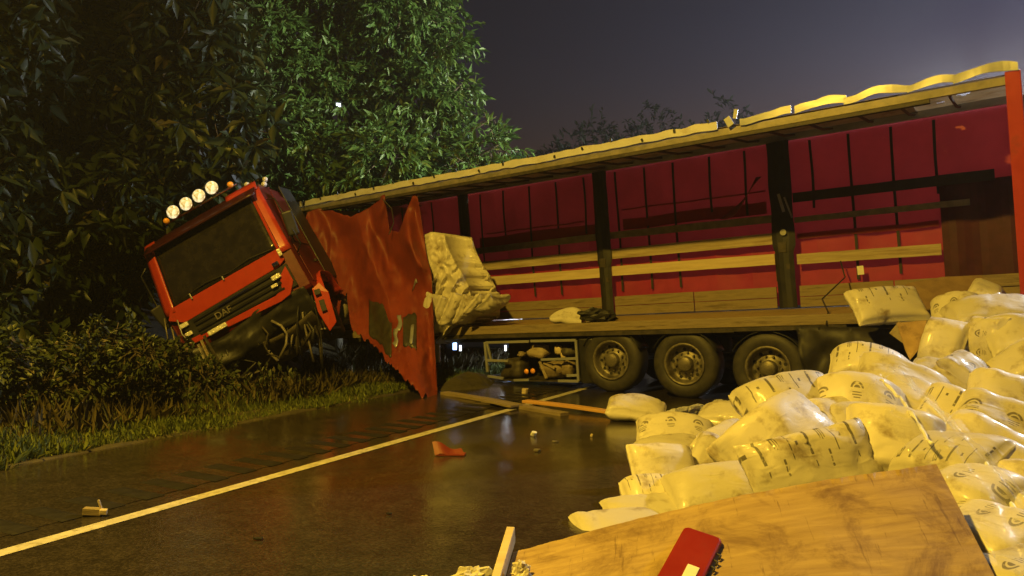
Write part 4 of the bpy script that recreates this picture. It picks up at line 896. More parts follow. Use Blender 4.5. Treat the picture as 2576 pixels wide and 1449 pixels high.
part(MB().lathe([(0.0, 0.92), (0.42, 0.92), (0.46, 0.95), (0.46, 1.0), (0.0, 1.0)], 24, 'z', (0, 3.7, 0)), 'fifth_wheel', M['grime'], None, True)
def fender(u, v):
    t = math.pi * (0.05 + 0.85 * u); return (HW - 0.05 + 0.16 * v + 0.05 * noise.noise(Vector((u * 5, v * 3, 2))), 0.95 - 0.66 * math.cos(t), 0.60 + 0.62 * math.sin(t) + 0.06 * noise.noise(Vector((u * 4, v, 7))))
part(MB().grid(fender, 18, 4, 0.012), 'wheel_arch', M['red'], None, True)
part(MB().poly([(1.12, 0.05, 0.10), (1.30, 0.05, 0.18), (1.42, 0.10, 0.72), (1.36, 0.12, 0.95), (1.20, 0.08, 0.90), (1.10, 0.06, 0.50)], 0.02, (0.2, 1, 0)), 'step_panel', M['red'], None, bevel=0.01)
for (a, b_) in (((1.24, 0.035, 0.55), (0.09, 0.03, 0.20)), ((1.27, 0.035, 0.80), (0.10, 0.03, 0.09))):
    part(MB().box(a, b_, (0, 0.2, 0.2)), 'step_opening', M['black'])
for k in range(7):     # bent brackets and hoses hanging beneath the raised corner
    x = 0.62 + 0.10 * k; p0 = rotm @ Vector((x, 0.10 + 0.12 * (k % 3), 0.85)) + LO
    down = [p0 + Vector((0.03 * k * t + 0.05 * math.sin(3 * t + k), 0.06 * math.sin(4 * t + k), -(0.75 + 0.10 * k) * t)) for t in (0, 0.25, 0.5, 0.75, 1.0)]
    loc = [rotm.inverted() @ (p - LO) / 1.06 for p in down]
    part(MB().tube(loc, 0.014 + 0.008 * (k % 3), 5), 'hanging_hose', (M['black'], M['alu_dull'], M['grime'])[k % 3], None, True)

for k in range(12):    # bent brackets, pipes and torn steel under the front
    x = -0.9 + 0.17 * k + random.uniform(-0.05, 0.05); y = random.uniform(0.0, 0.5)
    pts = [(x + random.uniform(-0.12, 0.12) * j, y + random.uniform(-0.05, 0.05), 0.75 - 0.16 * j) for j in range(5)]
    part(MB().tube(pts, random.uniform(0.012, 0.03), 6), 'bent_pipe', (M['grime'], M['alu_dull'], M['black'])[k % 3], None, True)
# ------------------------------------------------------------------ emergency van behind the trailer
VN = empty('white_van', (-0.72, 21.2, 0), (0, 0, R(-90))); tag(VN, 'white van with blue lamps parked in the road behind the trailer', 'van')
vp = [(-2.6, 0.45), (-2.65, 0.9), (-2.55, 2.3), (-2.4, 2.45), (0.9, 2.45), (1.15, 2.35), (1.9, 1.45), (2.6, 1.15), (2.75, 0.9), (2.75, 0.45)]
m_ = MB(); nv = len(vp)
for i, (q, ins) in enumerate(((-1, 0.06), (-0.94, 0), (0.94, 0), (1, 0.06))):
    for (x, z) in vp: m_.v.append((x * (1 - ins * 0.2), q * 0.98, z - (ins if z > 2 else 0)))
for i in range(3):
    for k in range(nv): m_.f.append((i * nv + k, i * nv + (k + 1) % nv, (i + 1) * nv + (k + 1) % nv, (i + 1) * nv + k))
m_.f.append(tuple(range(nv - 1, -1, -1))); m_.f.append(tuple(3 * nv + k for k in range(nv)))
m_.build('van_body', M['white_paint'], VN, bevel=0.03)
MB().poly([(1.22, -0.85, 2.30), (1.88, -0.85, 1.52), (1.88, 0.85, 1.52), (1.22, 0.85, 2.30)], 0.03, (0.76, 0, 0.65)).build('windscreen', M['glass'], VN)
for sy in (-1, 1):
    MB().box((0.75, sy * 0.985, 1.85), (0.85, 0.02, 0.6)).build('side_window', M['glass'], VN)
    MB().box((2.70, sy * 0.72, 0.95), (0.12, 0.35, 0.18)).build('headlamp', emit('van_headlamp', (0.85, 0.9, 1.0), 14.0), VN, bevel=0.03)
    MB().box((2.835, sy * 0.70, 0.42), (0.03, 0.09, 0.20)).build('marker_lamp', emit('blue_lamp', (0.30, 0.50, 1.0), 9.0), VN)
    MB().box((2.835, sy * 0.56, 0.36), (0.03, 0.05, 0.14)).build('fog_lamp', emit('van_fog_lamp', (0.85, 0.88, 1.0), 3.0), VN)
    for x in (-1.7, 1.8):
        wv = MB().lathe([(0.20, -0.09), (0.33, -0.10), (0.35, -0.06), (0.35, 0.06), (0.33, 0.10), (0.20, 0.09)], 24).build('wheel', M['rubber'], VN, True); wv.location = (x, sy * 0.92, 0.35)
        MB().lathe([(0.0, 0.06), (0.20, 0.085), (0.21, 0.0), (0.20, -0.085), (0.0, -0.06)], 18).build('rim', M['rim'], wv, True)
MB().box((2.76, 0, 0.5), (0.12, 1.9, 0.28)).build('bumper', M['black'], VN, bevel=0.04)
MB().box((0.5, 0, 2.52), (0.30, 1.4, 0.13)).build('light_bar', bpy.data.materials['blue_lamp'], VN, bevel=0.03)

# ------------------------------------------------------------------ sacks
def sack_mesh(L, W, T, seed, bend=0.0, sag=0.0, twist=0.0, wr=1.0, nu=30, nv=18):
    rg = random.Random(seed); off = Vector((seed * 1.37, seed * 0.71, seed * 2.1))
    V = []; U = []; sl = rg.uniform(-0.30, 0.30); bend += rg.uniform(-0.07, -0.01); twist += rg.uniform(-0.035, 0.035); sag += rg.uniform(0.0, 0.05); ph0 = rg.uniform(-0.6, 0.6)
    def prof_(a, b_):
        e = max(0.0, (1 - abs(a) ** 4.2)) * max(0.0, (1 - abs(b_) ** 4.6)); return e ** 0.36
    side = []
    for sgn in (1, -1):
        for j in range(nv + 1):
            for i in range(nu + 1):
                a = -1 + 2 * i / nu; b_ = -1 + 2 * j / nv
                a = math.sin(a * math.pi / 2) * 0.5 + a * 0.5; b_ = math.sin(b_ * math.pi / 2) * 0.5 + b_ * 0.5
                pin = 1 - 0.05 * (1 - abs(a) ** 2) * abs(b_) ** 2 + 0.06 * abs(a) ** 6
                x = a * L / 2 * (1 - 0.035 * (1 - abs(b_) ** 2)); y = b_ * W / 2 * pin
                h = prof_(a, b_) * T / 2 * (1 + sl * a + 0.16 * math.sin(b_ * 2.0 + ph0))
                lump_ = 1 + 0.15 * fbm(Vector((x * 3, y * 3, sgn * 2.0)) + off, 2)
                edge = max(abs(a), abs(b_)) ** 3
                wv_ = 0.015 * wr * edge * (abs(noise.noise(Vector((y * 26, x * 5, 1)) + off)) + 0.6 * noise.noise(Vector((y * 50, x * 8, 4)) + off)) * (1 if abs(a) > abs(b_) else 0.6)
                cr = noise.noise(Vector((x * 3 + y * 5, y * 2 - x * 2, 6)) + off); cr = -0.022 * wr * max(0, 1 - abs(cr) * 10) * (0.35 + edge)
                z = sgn * (h * lump_ + (cr + wv_ * 1.0) * (1 if h > 0.004 else 0)) + (wv_ if h <= 0.004 else 0)
                z += bend * (a * a) - sag * (b_ * b_) * 0.5 + twist * a * b_ + 0.02 * fbm(Vector((x * 2, y * 2, 9)) + off, 2)
                V.append((x, y, z)); U.append(((a + 1) / 2, (b_ + 1) / 2))
    n1 = (nu + 1) * (nv + 1); Fc = []
    for j in range(nv):
        for i in range(nu):
            q = j * (nu + 1) + i; Fc.append((q, q + 1, q + nu + 2, q + nu + 1)); Fc.append((n1 + q, n1 + q + nu + 1, n1 + q + nu + 2, n1 + q + 1))
    rim = [i for i in range(nu)] + [j * (nu + 1) + nu for j in range(nv)] + [nv * (nu + 1) + i for i in range(nu, 0, -1)] + [j * (nu + 1) for j in range(nv, 0, -1)]
    for k in range(len(rim)):
        a, b_ = rim[k], rim[(k + 1) % len(rim)]; Fc.append((b_, a, n1 + a, n1 + b_))
    me = bpy.data.meshes.new('sack'); me.from_pydata(V, [], Fc); me.polygons.foreach_set('use_smooth', [True] * len(me.polygons))
    uvl = me.uv_layers.new(name='UVMap'); uvs = [c for lp in me.loops for c in U[lp.vertex_index]]; uvl.data.foreach_set('uv', uvs)
    me.update(); return me
GS = 'spilled sacks behind the trailer'
_sk = [0]
def sack(p, L, W, T, yaw, pitch, roll, kind, label, name='sack', bend=0.0, sag=0.0, twist=0.0, wr=1.0, group=GS):
    _sk[0] += 1
    me = sack_mesh(L * 1.06, W * 1.08, T * 1.34, _sk[0] * 1.618, bend, sag, twist, wr); me.materials.append(M['sack%d' % kind])
    o = bpy.data.objects.new(name, me); col.objects.link(o); o.location = p
    m = Matrix.Rotation(R(yaw), 3, 'Z') @ Matrix.Rotation(R(-pitch), 3, 'Y') @ Matrix.Rotation(R(roll), 3, 'X')
    o.rotation_euler = m.to_euler(); tag(o, label, 'sack', group); return o
S = lambda x, y, Y, *a, **k: sack(at(x, y, Y), *a, **k)
# the far, loose ones on the road by the wheels
S(1600, 1026, 9.7, 0.74, 0.42, 0.20, -12, -3, 12, 0, 'plain white sack lying on the road against the orange plank end')
S(1826, 1046, 9.0, 0.66, 0.40, 0.20, -30, -4, 15, 0, 'plain sack on the road between the last trailer wheel and the crumpled film')
S(1700, 1084, 8.1, 0.82, 0.44, 0.20, -8, -5, 25, 2, 'printed sack with a crumpled end next to the plain sack by the plank', bend=-0.05, wr=1.8)
S(1690, 1128, 7.6, 0.70, 0.42, 0.17, 10, 0, 8, 0, 'shaded plain sack squeezed beneath the printed sack with crumpled end')
# left flank of the heap
S(1674, 1182, 6.25, 0.56, 0.46, 0.15, 14, -4, 50, 0, 'square plain sack standing tilted at the foot of the heap, corner up', wr=0.8)
S(1800, 1150, 6.7, 0.60, 0.42, 0.17, 62, 20, 25, 0, 'plain sack set on edge between the tilted square sack and the big leaning sack', bend=-0.05)
S(1845, 1110, 7.1, 0.7, 0.42, 0.18, 40, 12, 20, 0, 'plain sack half hidden behind the sack set on edge')
S(1645, 1252, 5.75, 0.44, 0.40, 0.15, 6, 0, 35, 1, 'small printed sack end under the square plain sack')
S(1640, 1292, 5.45, 0.64, 0.46, 0.12, 8, 2, 20, 0, 'flat plain sack on the road beside the small printed end', wr=0.7)
S(1572, 1326, 5.2, 0.66, 0.44, 0.10, 12, 2, 12, 0, 'flat plain sack on the road nearest the raised batten of the plywood', wr=0.7)
S(1806, 1240, 5.55, 0.72, 0.44, 0.22, 4, 3, 34, 0, 'plump plain sack in front of the printed upright sack, touching the plywood edge', wr=0.9)
# body of the heap
S(2045, 1172, 5.35, 0.94, 0.50, 0.22, 8, 11, 62, 1, 'sack with rows of black bars turned upright behind the plywood edge', wr=2.0)
S(1965, 1090, 6.05, 0.98, 0.54, 0.26, 24, 26, 42, 0, 'big smooth plain sack leaning over the upright barred sack', bend=-0.10, wr=1.3)
S(1995, 1004, 6.7, 0.92, 0.50, 0.24, 8, 8, 34, 1, 'barred sack on top of the big leaning smooth sack', bend=-0.06)
S(2165, 1010, 6.5, 0.76, 0.50, 0.24, -16, -8, 38, 2, 'sack with round marks on the crest of the heap under shiny film', bend=-0.07)
S(2255, 1118, 5.5, 0.66, 0.54, 0.26, -18, -8, 46, 0, 'broad plain sack below the crest reaching the plywood corner', bend=-0.05, wr=1.2)
S(2205, 918, 7.8, 0.86, 0.44, 0.22, -22, -12, 30, 1, 'arched printed sack highest beside the black torn skirt', bend=-0.10)
S(2278, 962, 7.35, 0.86, 0.40, 0.24, -20, -20, 28, 0, 'plain rounded sack sloping down in front of the arched printed sack')
S(2376, 958, 7.6, 0.62, 0.38, 0.22, -26, -28, 20, 0, 'short plain sack lying beside the arched and rounded sacks')
S(2352, 1046, 6.7, 0.96, 0.42, 0.26, -24, -32, 24, 0, 'long plain sack sliding down the heap away from the crest')
S(2450, 958, 7.5, 0.66, 0.42, 0.24, -40, -52, 10, 2, 'sack with dark round prints standing on end, shiny at its foot')
S(2372, 866, 8.2, 0.60, 0.40, 0.26, 28, 62, 14, 0, 'plump plain sack standing upright beside the cardboard pieces')
S(2482, 868, 8.0, 0.60, 0.38, 0.18, 4, 84, 6, 2, 'upright sack with flared top and smudged print', wr=1.6)
S(2232, 768, 9.55, 0.88, 0.50, 0.22, 2, 3, 48, 1, 'barred sack resting on the rear of the trailer deck', wr=0.9)
S(2400, 778, 9.0, 0.52, 0.42, 0.20, -40, 14, 40, 2, 'small square sack with a smudge next to the barred sack on the deck')
S(2505, 790, 8.6, 0.96, 0.48, 0.26, -10, 2, 26, 0, 'long plain sack lying level at the top of the pile by the red rear pillar')
S(2480, 742, 9.2, 0.56, 0.36, 0.22, 50, 12, 10, 0, 'pale shiny sack end poking up behind the long level sack')
S(2590, 852, 7.8, 0.80, 0.50, 0.28, -8, -4, 38, 0, 'dull plain sack under the long level sack by the rear pillar')
S(2575, 925, 7.4, 0.72, 0.46, 0.26, -30, 40, 26, 0, 'smooth sack tipped up on its side below the dull plain sack')
S(2570, 1030, 6.9, 0.86, 0.52, 0.30, -16, -20, 40, 0, 'brownish plain sack in the hollow below the tipped smooth sack')
S(2425, 1062, 6.4, 0.72, 0.46, 0.24, -34, -26, 32, 1, 'half-buried barred sack between the sliding sack and the film-wrapped load')
S(2545, 1085, 6.1, 0.82, 0.46, 0.26, -28, -24, 30, 2, 'sack with a round print below the brownish sack')
S(2525, 1165, 5.7, 0.94, 0.46, 0.26, -38, -30, 26, 0, 'long plain sack sloping down alongside the film-wrapped load')
S(2590, 1230, 5.2, 0.86, 0.44, 0.26, -44, -34, 24, 0, 'last plain sack at the foot of the slope outside the wrapped load')
S(2160, 1075, 6.2, 0.7, 0.46, 0.2, 0, 0, 30, 0, 'plain sack tucked between the crest and the broad plain sack')
S(2105, 1060, 6.3, 0.6, 0.44, 0.2, 10, 0, 30, 2, 'sack with a folded printed corner tucked under the crest')
# hidden layers that carry the heap
gb = [(2000, 1180, 6.2), (2150, 1150, 6.4), (2300, 1130, 6.6), (2420, 1130, 6.9), (2060, 1090, 7.2), (2220, 1060, 7.4), (2350, 1040, 7.7), (2480, 1040, 7.8), (2250, 1000, 8.3), (2400, 960, 8.7), (2520, 950, 8.6), (1900, 1190, 6.3), (2420, 880, 9.2), (2550, 880, 9.0), (2200, 1180, 5.9), (2380, 1180, 6.1), (2500, 1250, 6.0), (1790, 1190, 6.5)]
for k, (x, y, Y) in enumerate(gb):
    S(x, y + 14 + 0.10 / Y * F, Y, 0.9, 0.55, 0.26, random.uniform(-30, 30), random.uniform(-8, 8), 12 + random.uniform(-8, 8), 0, 'plain sack buried deep inside the spilled heap', group='sacks buried in the heap')
# inside the trailer, on its deck
o = sack(deck2w(3.55, -0.25, 0.10), 0.62, 0.34, 0.20, 148, 0, 10, 1, 'rolled sack lying on the trailer deck above the pallet rack', group='sacks left on the trailer deck')
def crumple(name, label, cat, p, size, seed, mat, amp=0.5, n=12):
    def fn(u, v):
        t = 2 * math.pi * u; ph = math.pi * (v - 0.5); d = Vector((math.cos(ph) * math.cos(t), math.cos(ph) * math.sin(t), math.sin(ph)))
        k = 1 + amp * fbm(d * 1.8 + Vector((seed, 0, seed))) - 0.25 * max(0, 1 - 6 * abs(noise.noise(d * 2.5 + Vector((0, seed, 0)))))
        return (d.x * size[0] * k, d.y * size[1] * k, max(-size[2] * 0.7, d.z * size[2] * k))
    o = MB().grid(fn, n * 2, n).build(name, mat); o.location = p; tag(o, label, cat); return o
crumple('crumpled_sheeting', 'dark crumpled sheeting beside the rolled sack on the trailer deck', 'sheeting', deck2w(2.95, -0.15, 0.10), (0.32, 0.18, 0.14), 2.0, M['black'])
# heap of film-wrapped cargo pushed out at the front of the trailer
H_TOP = [(1068, 590), (1085, 583), (1118, 588), (1130, 625), (1146, 660), (1165, 688), (1180, 720), (1190, 760)]
H_BOT = [(1068, 866), (1100, 866), (1130, 850), (1140, 825), (1160, 815), (1190, 800)]
def heap(u, v):
    x = 1068 + 122 * u; y0 = lerp_tab(H_TOP, x); y1 = lerp_tab(H_BOT, x); y = y1 + (y0 - y1) * v
    Yr = rail_depth(x) - 0.06; e = math.sin(math.pi * min(1, max(0, v))) ** 0.5
    dg = (x * 1.5 + y) ; w1 = math.sin(dg * 0.066 + 2.6 * fbm(Vector((x * 0.010, y * 0.010, 1))))
    low = max(0.0, min(1.0, (y - 660) / 60.0))
    rel = 0.075 * low * (1 - abs(w1) * 2) + 0.08 * fbm(Vector((x * 0.018, y * 0.014, 5))) + 0.05 * (1 - 2 * abs(noise.noise(Vector((x * 0.05, y * 0.05, 2))))) + 0.03 * fbm(Vector((x * 0.1, y * 0.1, 2)))
    return at(x, y, Yr + 0.10 - 0.22 * e - rel)
o = MB().solid(heap, 72, 90, (0.5, 0.72, 0)).build('wrapped_cargo', M['sack0'], None, True)
tag(o, 'crinkled heap of film-wrapped cargo bulging out beside the torn red curtain', 'cargo')
me = o.data; uvl = me.uv_layers.new(name='UVMap')

# slumped stack of sacks leaning out of the cargo, seen on edge
e1 = Vector((0.574, 0.819, 0)); 
for k in range(6):
    an = R(72 - 7 * k + 14 * noise.noise(Vector((k * 3.7, 0.3, 0)))); e2 = Vector((0.819, -0.574, 0)) * math.cos(an) + Vector((0, 0, math.sin(an)))
    c = at(1098 + 29 * k, 792 - 6 * k + 8 * (k % 2), rail_depth(1098 + 29 * k) - 0.20 + 0.08 * (k % 2))
    so = sack(c, 0.62, 0.80 - 0.075 * k, 0.165, 0, 0, 0, 0, 'plain sack on edge in the slumped stack beside the torn curtain', group='sacks slumped on edge at the trailer front', wr=1.6)
    so.rotation_euler = Matrix((e1, e2, e1.cross(e2))).transposed().to_euler()
# ------------------------------------------------------------------ film-wrapped load by the plywood
def quad_at(c, ux, uy): return c, ux, uy
WL = [(2385, 1150, 5.0), (2420, 1240, 4.55), (2462, 1345, 4.1), (2515, 1455, 3.75)]
for k, (x, y, Y) in enumerate(WL):
    S(x, y, Y, 0.56, 0.50, 0.20, 118, -6, -22, 1 if k == 0 else 2, ('barred sack at the upper end of the film-wrapped load', 'sack with arched marks, second in the film-wrapped load', 'sack with arched marks, third down in the film-wrapped load', 'sack with arched marks, lowest in the film-wrapped load')[k], group='sacks of the film-wrapped load', wr=0.6)
for k, (x, y, Y) in enumerate([(2500, 1225, 4.8), (2545, 1320, 4.35), (2600, 1420, 3.95)]):
    S(x, y + 12, Y, 0.54, 0.44, 0.22, 120, -8, -60, 2, 'printed sack end in the side of the film-wrapped load, under the arched marks', group='sack ends in the side of the wrapped load')
S(2440, 1330, 4.25, 0.6, 0.46, 0.2, 110, -6, -10, 0, 'plain sack wedged under the edge of the plywood by the wrapped load')
S(2478, 1440, 3.85, 0.6, 0.46, 0.2, 112, -6, -10, 0, 'plain sack nearly covered by the plywood beside the lowest arched-mark sack')
def film(u, v):
    a = at(2225, 1000, 6.1).lerp(at(2640, 1490, 3.55), v); ax = Vector((0.80, 0.52, 0)); 
    q = (u - 0.5) * 0.78; zz = 0.10 - 0.42 * abs(q) ** 1.6 * 2.2
    return a + ax * (q + 0.10) + Vector((0, 0, zz + 0.15 + 0.045 * fbm(Vector((u * 5, v * 6, 3))) + 0.02 * math.sin(u * 30 + 6 * fbm(Vector((v * 4, 0, 0))))))
o = MB().grid(film, 40, 60).build('stretch_film', M['film'], None, True); tag(o, 'clear shiny stretch film over the row of sacks by the plywood', 'film')
def film_glare(pts, r, seed):  # white tubes added over the film as its lines of glare
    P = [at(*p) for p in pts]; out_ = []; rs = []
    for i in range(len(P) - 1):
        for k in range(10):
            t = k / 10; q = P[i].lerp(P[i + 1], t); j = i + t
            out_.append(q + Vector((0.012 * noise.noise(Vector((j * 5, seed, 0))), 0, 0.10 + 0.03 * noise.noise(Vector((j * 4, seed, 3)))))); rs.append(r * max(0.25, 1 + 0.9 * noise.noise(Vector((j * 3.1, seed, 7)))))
    MB().tube(out_, rs, 8).build('glare_ridge', M['film_glare'], o, True)
film_glare([(2215, 985, 6.15), (2260, 1030, 5.8), (2300, 1085, 5.3), (2345, 1170, 4.75)], 0.014, 1.0)
film_glare([(2440, 1130, 5.1), (2468, 1190, 4.8), (2500, 1245, 4.55), (2545, 1320, 4.25), (2590, 1400, 4.0)], 0.015, 2.0)


# ------------------------------------------------------------------ plywood sheet, batten, red case
C = dict(L=at(1292, 1386, 3.95), Rr=at(2352, 1166, 4.05), NR=Vector((2.22, 3.10, 0.04)), NL=Vector((-0.14, 3.10, 0.02)))
def ply(u, v):
    p = C['NL'].lerp(C['NR'], u).lerp(C['L'].lerp(C['Rr'], u), v)
    return p + Vector((0, 0, 0.05 * math.sin(math.pi * u) * (0.4 + 0.6 * v) + 0.006 * fbm(Vector((u * 3, v * 2, 1)))))
m_ = MB().grid(lambda u, v: ply(u, v) + (Vector((0, 0.012 * noise.noise(Vector((u * 40, 0, 0))), 0)) if v > 0.99 else Vector((0, 0, 0))), 90, 24, 0.018)
o = m_.build('plywood_sheet', M['plywood']); tag(o, 'large scuffed plywood sheet lying over the sacks with a red case on it', 'plywood')
me = o.data; uvl = me.uv_layers.new(name='UVMap'); nvx = 91 * 25
uvs = []
for lp in me.loops:
    k = lp.vertex_index % nvx; uvs += [(k % 91) / 90 * 2.4, (k // 91) / 24 * 1.25]
uvl.data.foreach_set('uv', uvs)
for poly in me.polygons: poly.use_smooth = False
MB().bar(ply(0.0, -0.25) + Vector((-0.03, 0, 0.03)), ply(0.0, 1.10) + Vector((-0.028, 0.02, 0.04)), 0.045, 0.09).build('edge_batten', M['wood_new'], o, bevel=0.004)
# red case
u0, v0 = 0.36, 0.30
ex = (ply(0.5, 0.5) - ply(0.4, 0.5)).normalized(); ey = (ply(0.4, 0.7) - ply(0.4, 0.4)).normalized(); ez = ex.cross(ey).normalized(); ey = ez.cross(ex)
top = at(1772, 1322, 3.80)
RC = empty('red_case'); ang = R(-36); case_at = ply(0.375, 0.505)
ax = ex * math.cos(ang) + ey * math.sin(ang); ay = -ex * math.sin(ang) + ey * math.cos(ang)
mt = Matrix((ax, ay, ez)).transposed().to_4x4()
def round_rect(w_, h, r, n=6):
    pts = []
    for (cx, cy, a0) in ((w_ / 2 - r, h / 2 - r, 0), (-w_ / 2 + r, h / 2 - r, 90), (-w_ / 2 + r, -h / 2 + r, 180), (w_ / 2 - r, -h / 2 + r, 270)):
        for k in range(n + 1): t = R(a0 + 90 * k / n); pts.append((cx + r * math.cos(t), cy + r * math.sin(t), 0))
    return pts
CW, CH, CT = 0.20, 0.62, 0.035
M['case'] = surf('red_plastic', (0.20, 0.008, 0.005), (0.24, 0.01, 0.006), rough=0.38, bump=0.06, dirt=(0.16, 0.008, 0.005), dscale=3)
cb = MB().poly(round_rect(CW, CH, 0.03), CT, (0, 0, 1)).build('case_shell', M['case'], RC, bevel=0.012)
lb_ = MB().box((CW / 2 - 0.065, CH / 2 - 0.285, CT + 0.003), (0.058, 0.085, 0.004)).build('label_plate', M['white_paint'], RC, bevel=0.001)
for k in range(3):
    MB().tube([(CW / 2 - 0.005, CH / 2 - 0.10 - 0.045 * k, CT * 0.5), (CW / 2 + 0.022, CH / 2 - 0.105 - 0.045 * k, CT * 0.6), (CW / 2 + 0.018, CH / 2 - 0.125 - 0.045 * k, CT * 0.3)], 0.006, 5).build('hinge_clip', M['grime'], RC, True)
RC.matrix_world = Matrix.Translation(case_at + ez * 0.004) @ mt
tag(RC, 'red plastic case with a white label plate lying on the plywood', 'case')

# ------------------------------------------------------------------ planks and debris on the road
def plank(a, b_, w_, h, label, mat, grp='planks on the road'):
    a = Vector(a); b_ = Vector(b_); o = MB(); d = (b_ - a); L_ = d.length; d.normalize(); y = Vector((0, 0, 1)).cross(d).normalized(); z = d.cross(y)
    def fn(u, v): return (u - 0.5) * L_ + (0.02 * noise.noise(Vector((v * 9, u * 5, 3))) if u in (0, 1) else 0), (v - 0.5) * w_, h + 0.008 * math.sin(u * 5)
    m = MB().grid(fn, 16, 3, h).build('plank', mat, bevel=0.003)
    m.matrix_world = Matrix.Translation((a + b_) / 2) @ Matrix((d, y, z)).transposed().to_4x4(); tag(m, label, 'plank', grp); return m
g = lambda x, y, z=0.0: (lambda Y: at(x, y, Y))(F * (CAM_H - z) / (y - 750.0))
plank(g(1118, 992), g(1420, 1045), 0.16, 0.05, 'long grey plank running from the torn curtain tip across the edge line', M['wood_old'])
plank(g(1320, 1012, 0.05), g(1640, 1052, 0.03), 0.14, 0.04, 'orange-brown plank ending at the plain sack on the road', surf('orange_wood', (0.46, 0.24, 0.07), (0.62, 0.36, 0.12), rough=0.55, scale=3, stretch=(0.5, 6, 6), bump=0.2))
plank(g(1225, 1010, 0.04), g(1300, 1022, 0.04), 0.24, 0.03, 'short pale board lying over the long grey plank', M['wood_old'])
def shard(name, label, cat, x, y, size, rot, mat, seed=1, lift=0.0):
    o = MB(); n = 7; rg = random.Random(seed); pts = []
    for k in range(n):
        t = 2 * math.pi * k / n; r = rg.uniform(0.6, 1.0); pts.append((math.cos(t) * size[0] * r, math.sin(t) * size[1] * r, 0))
    o.poly(pts, size[2], (0.1, 0.05, 1)); ob = o.build(name, mat, bevel=min(size) * 0.12); p = g(x, y); ob.location = p + Vector((0, 0, 0.006 + lift)); ob.rotation_euler = rot; tag(ob, label, cat); return ob
def flap(u, v):
    return ((u - 0.5) * 0.30 - 0.04 * v, 0.10 * v, 0.005 + 0.12 * v * (0.35 + 0.65 * (1 - u)) + 0.02 * math.sin(u * 7))
o = MB().grid(flap, 12, 5, 0.006).build('panel_fragment', M['tarp'], bevel=0.0); o.location = g(1132, 1146); tag(o, 'bent red body fragment lying on the wet road', 'fragment')
MB().poly([(-0.14, 0.0, 0.004), (0.15, -0.02, 0.004), (0.16, 0.09, 0.01), (-0.12, 0.10, 0.01)], 0.01, (0, 0, 1)).build('flat_flange', M['tarp'], o)
shard('plastic_fragment', 'small white plastic fragment on the road beyond the red fragment', 'fragment', 1341, 1096, (0.045, 0.035, 0.05), (0.5, 0.2, 0.3), M['white_paint'], 3)
shard('plastic_fragment', 'tiny pale chip right of the white plastic fragment', 'fragment', 1486, 1098, (0.02, 0.018, 0.03), (0.2, 0.3, 0), M['wood_new'], 4)
shard('plastic_fragment', 'grey broken chip lying below the white plastic fragment', 'fragment', 1352, 1135, (0.05, 0.03, 0.02), (0.1, 0.1, 0.5), M['alu_dull'], 5)
shard('plastic_fragment', 'grey flat chip close to the grey broken chip', 'fragment', 1395, 1112, (0.05, 0.02, 0.012), (0.1, 0.1, 0.2), M['alu_dull'], 6)
shard('wood_block', 'yellow wood block in front of the pallet rack', 'wood block', 1320, 990, (0.09, 0.08, 0.08), (0.1, 0.0, 0.4), M['wood_new'], 7)
shard('rubber_scrap', 'small black rubber scrap alone on the near lane', 'scrap', 652, 1356, (0.045, 0.02, 0.012), (0.05, 0, 0.1), M['black'], 8)
shard('rubber_scrap', 'black speck of rubber on the lane below the red fragment', 'scrap', 980, 1293, (0.025, 0.015, 0.01), (0.05, 0, 0.1), M['black'], 9)
DB = empty('broken_wood', g(245, 1296)); tag(DB, 'broken bit of wood with pale splinters on the shoulder beside the edge line', 'wood')
MB().box((-0.02, 0, 0.035), (0.13, 0.05, 0.05), (0.05, 0.1, 0.15)).build('block', M['wood_old'], DB, bevel=0.004)
MB().box((0.062, -0.01, 0.035), (0.05, 0.04, 0.035), (0.1, 0.1, 0.3)).build('splinter', M['wood_new'], DB, bevel=0.004)
MB().box((0.03, 0.0, 0.085), (0.014, 0.012, 0.07), (0.1, -0.25, 0)).build('splinter', M['wood_new'], DB)
def filmroll(u, v):
    a = g(1655, 1050, 0.06); b_ = g(1880, 1005, 0.10); p = a.lerp(b_, u); t = 2 * math.pi * v; r = 0.085 + 0.05 * fbm(Vector((u * 7, v * 4, 2))) - 0.02 * u
    return p + Vector((0.3 * math.cos(t), -0.7 * math.cos(t), 0.9 * math.sin(t))) * r
o = MB().grid(filmroll, 40, 14).build('crumpled_film', M['foil']); tag(o, 'crumpled strip of shiny film on the road before the last wheels', 'film')
crumple('torn_wrapper', 'crumpled pale wrapper on the lane left of the raised batten', 'wrapper', g(1185, 1462) + Vector((0, 0, 0.03)), (0.11, 0.06, 0.06), 5.0, M['sack0'])
crumple('torn_wrapper', 'low crumpled wrapper further from the batten than the other', 'wrapper', g(1075, 1475) + Vector((0, 0, 0.02)), (0.12, 0.05, 0.04), 6.0, M['sack0'])
crumple('torn_wrapper', 'bright wrapper corner lying on the plywood beside the batten', 'wrapper', ply(0.035, 0.72) + Vector((0, 0, 0.03)), (0.055, 0.05, 0.05), 7.0, M['sack0'])
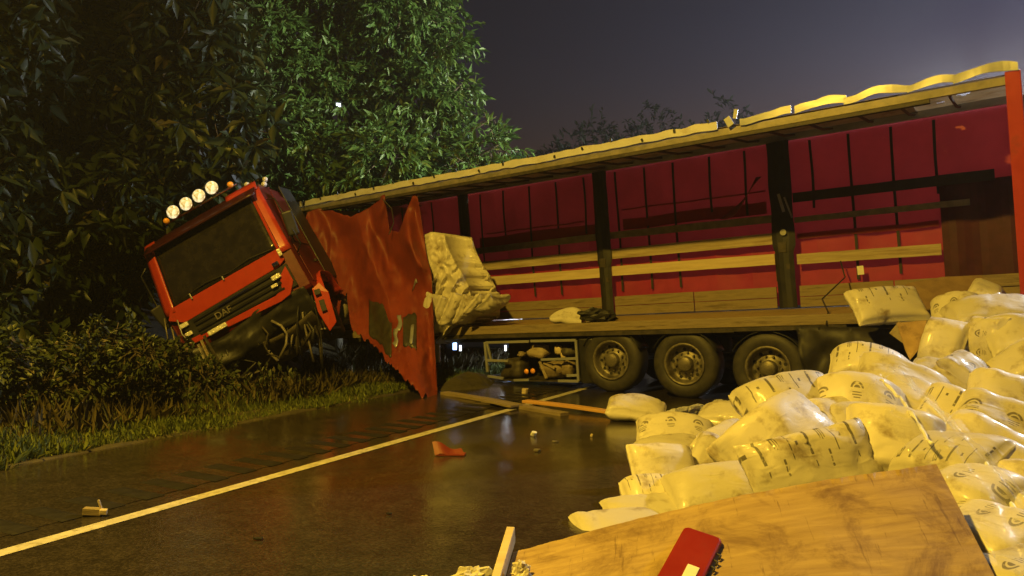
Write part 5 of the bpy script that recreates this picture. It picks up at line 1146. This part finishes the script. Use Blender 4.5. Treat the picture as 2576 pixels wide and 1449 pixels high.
# loose boards among the sacks at the tail of the trailer
def sheet(name, label, cat, pts, th, mat):
    a = [at(*p) for p in pts]; n_ = (a[1] - a[0]).cross(a[2] - a[0]).normalized(); o = MB().poly(a, th, n_).build(name, mat, bevel=0.002); tag(o, label, cat); return o
sheet('hardboard_sheet', 'brown hardboard sheet slumped against the far side at the tail', 'board', [(2180, 800, 10.6), (2470, 800, 10.2), (2478, 716, 10.6), (2470, 693, 10.8), (2370, 698, 10.9), (2290, 712, 10.9), (2230, 738, 10.9)], 0.012, surf('hardboard', (0.20, 0.13, 0.065), (0.28, 0.19, 0.095), rough=0.6, bump=0.15))
sheet('cardboard_sheet', 'bent cardboard piece hanging below the barred sack at the tail', 'cardboard', [(2255, 812, 8.9), (2330, 806, 8.8), (2318, 870, 8.6), (2288, 906, 8.5), (2276, 880, 8.6)], 0.008, M['cardboard'])
sheet('cardboard_sheet', 'printed cardboard corner beside the plump upright sack', 'cardboard', [(2300, 806, 9.0), (2356, 804, 8.9), (2350, 850, 8.8), (2318, 892, 8.7)], 0.008, M['wood_old'])
sheet('cardboard_sheet', 'grey folded cardboard edge next to the black torn skirt', 'cardboard', [(2236, 838, 9.0), (2262, 806, 9.0), (2282, 872, 8.8)], 0.008, M['wood_old'])

# white sheeting hanging under the deck behind the curtain tip
def hang(u, v): return at(1072 + 36 * u, 912 - 46 * v, 14.6 + 0.10 * math.sin(u * 12) + 0.03 * math.sin(v * 5))
o = MB().grid(hang, 20, 8, 0.004).build('hanging_sheet', M['white_paint'], None, True); tag(o, 'white pleated sheet hanging under the deck behind the tip of the torn curtain', 'sheet')
def mound(u, v):
    x = 1090 + 140 * u; t = math.sin(math.pi * u); p = g(x, 985 - 8 * u); q = p + Vector((0.15, 1.9, 0)) * v
    return q + Vector((0, 0, 0.004 + 0.20 * t * math.sin(math.pi * v) ** 0.8 * (1 + 0.4 * fbm(q * 2.0))))
o = MB().grid(mound, 30, 20).build('earth_mound', M['soil'], None, True); tag(o, 'low muddy mound scraped up beneath the trailer by the pallet rack', 'earth')

# ------------------------------------------------------------------ damp night air
m, nt, out = new_mat('night_air'); v_ = nd(nt, 'ShaderNodeVolumePrincipled'); v_.inputs['Density'].default_value = 0.0009
v_.inputs['Color'].default_value = (0.9, 0.9, 0.93, 1); v_.inputs['Anisotropy'].default_value = 0.3
nt.links.new(v_.outputs[0], out.inputs['Volume'])
o = MB().box((0, 60, 15), (180, 190, 34)).build('haze', m); tag(o, kind='stuff')
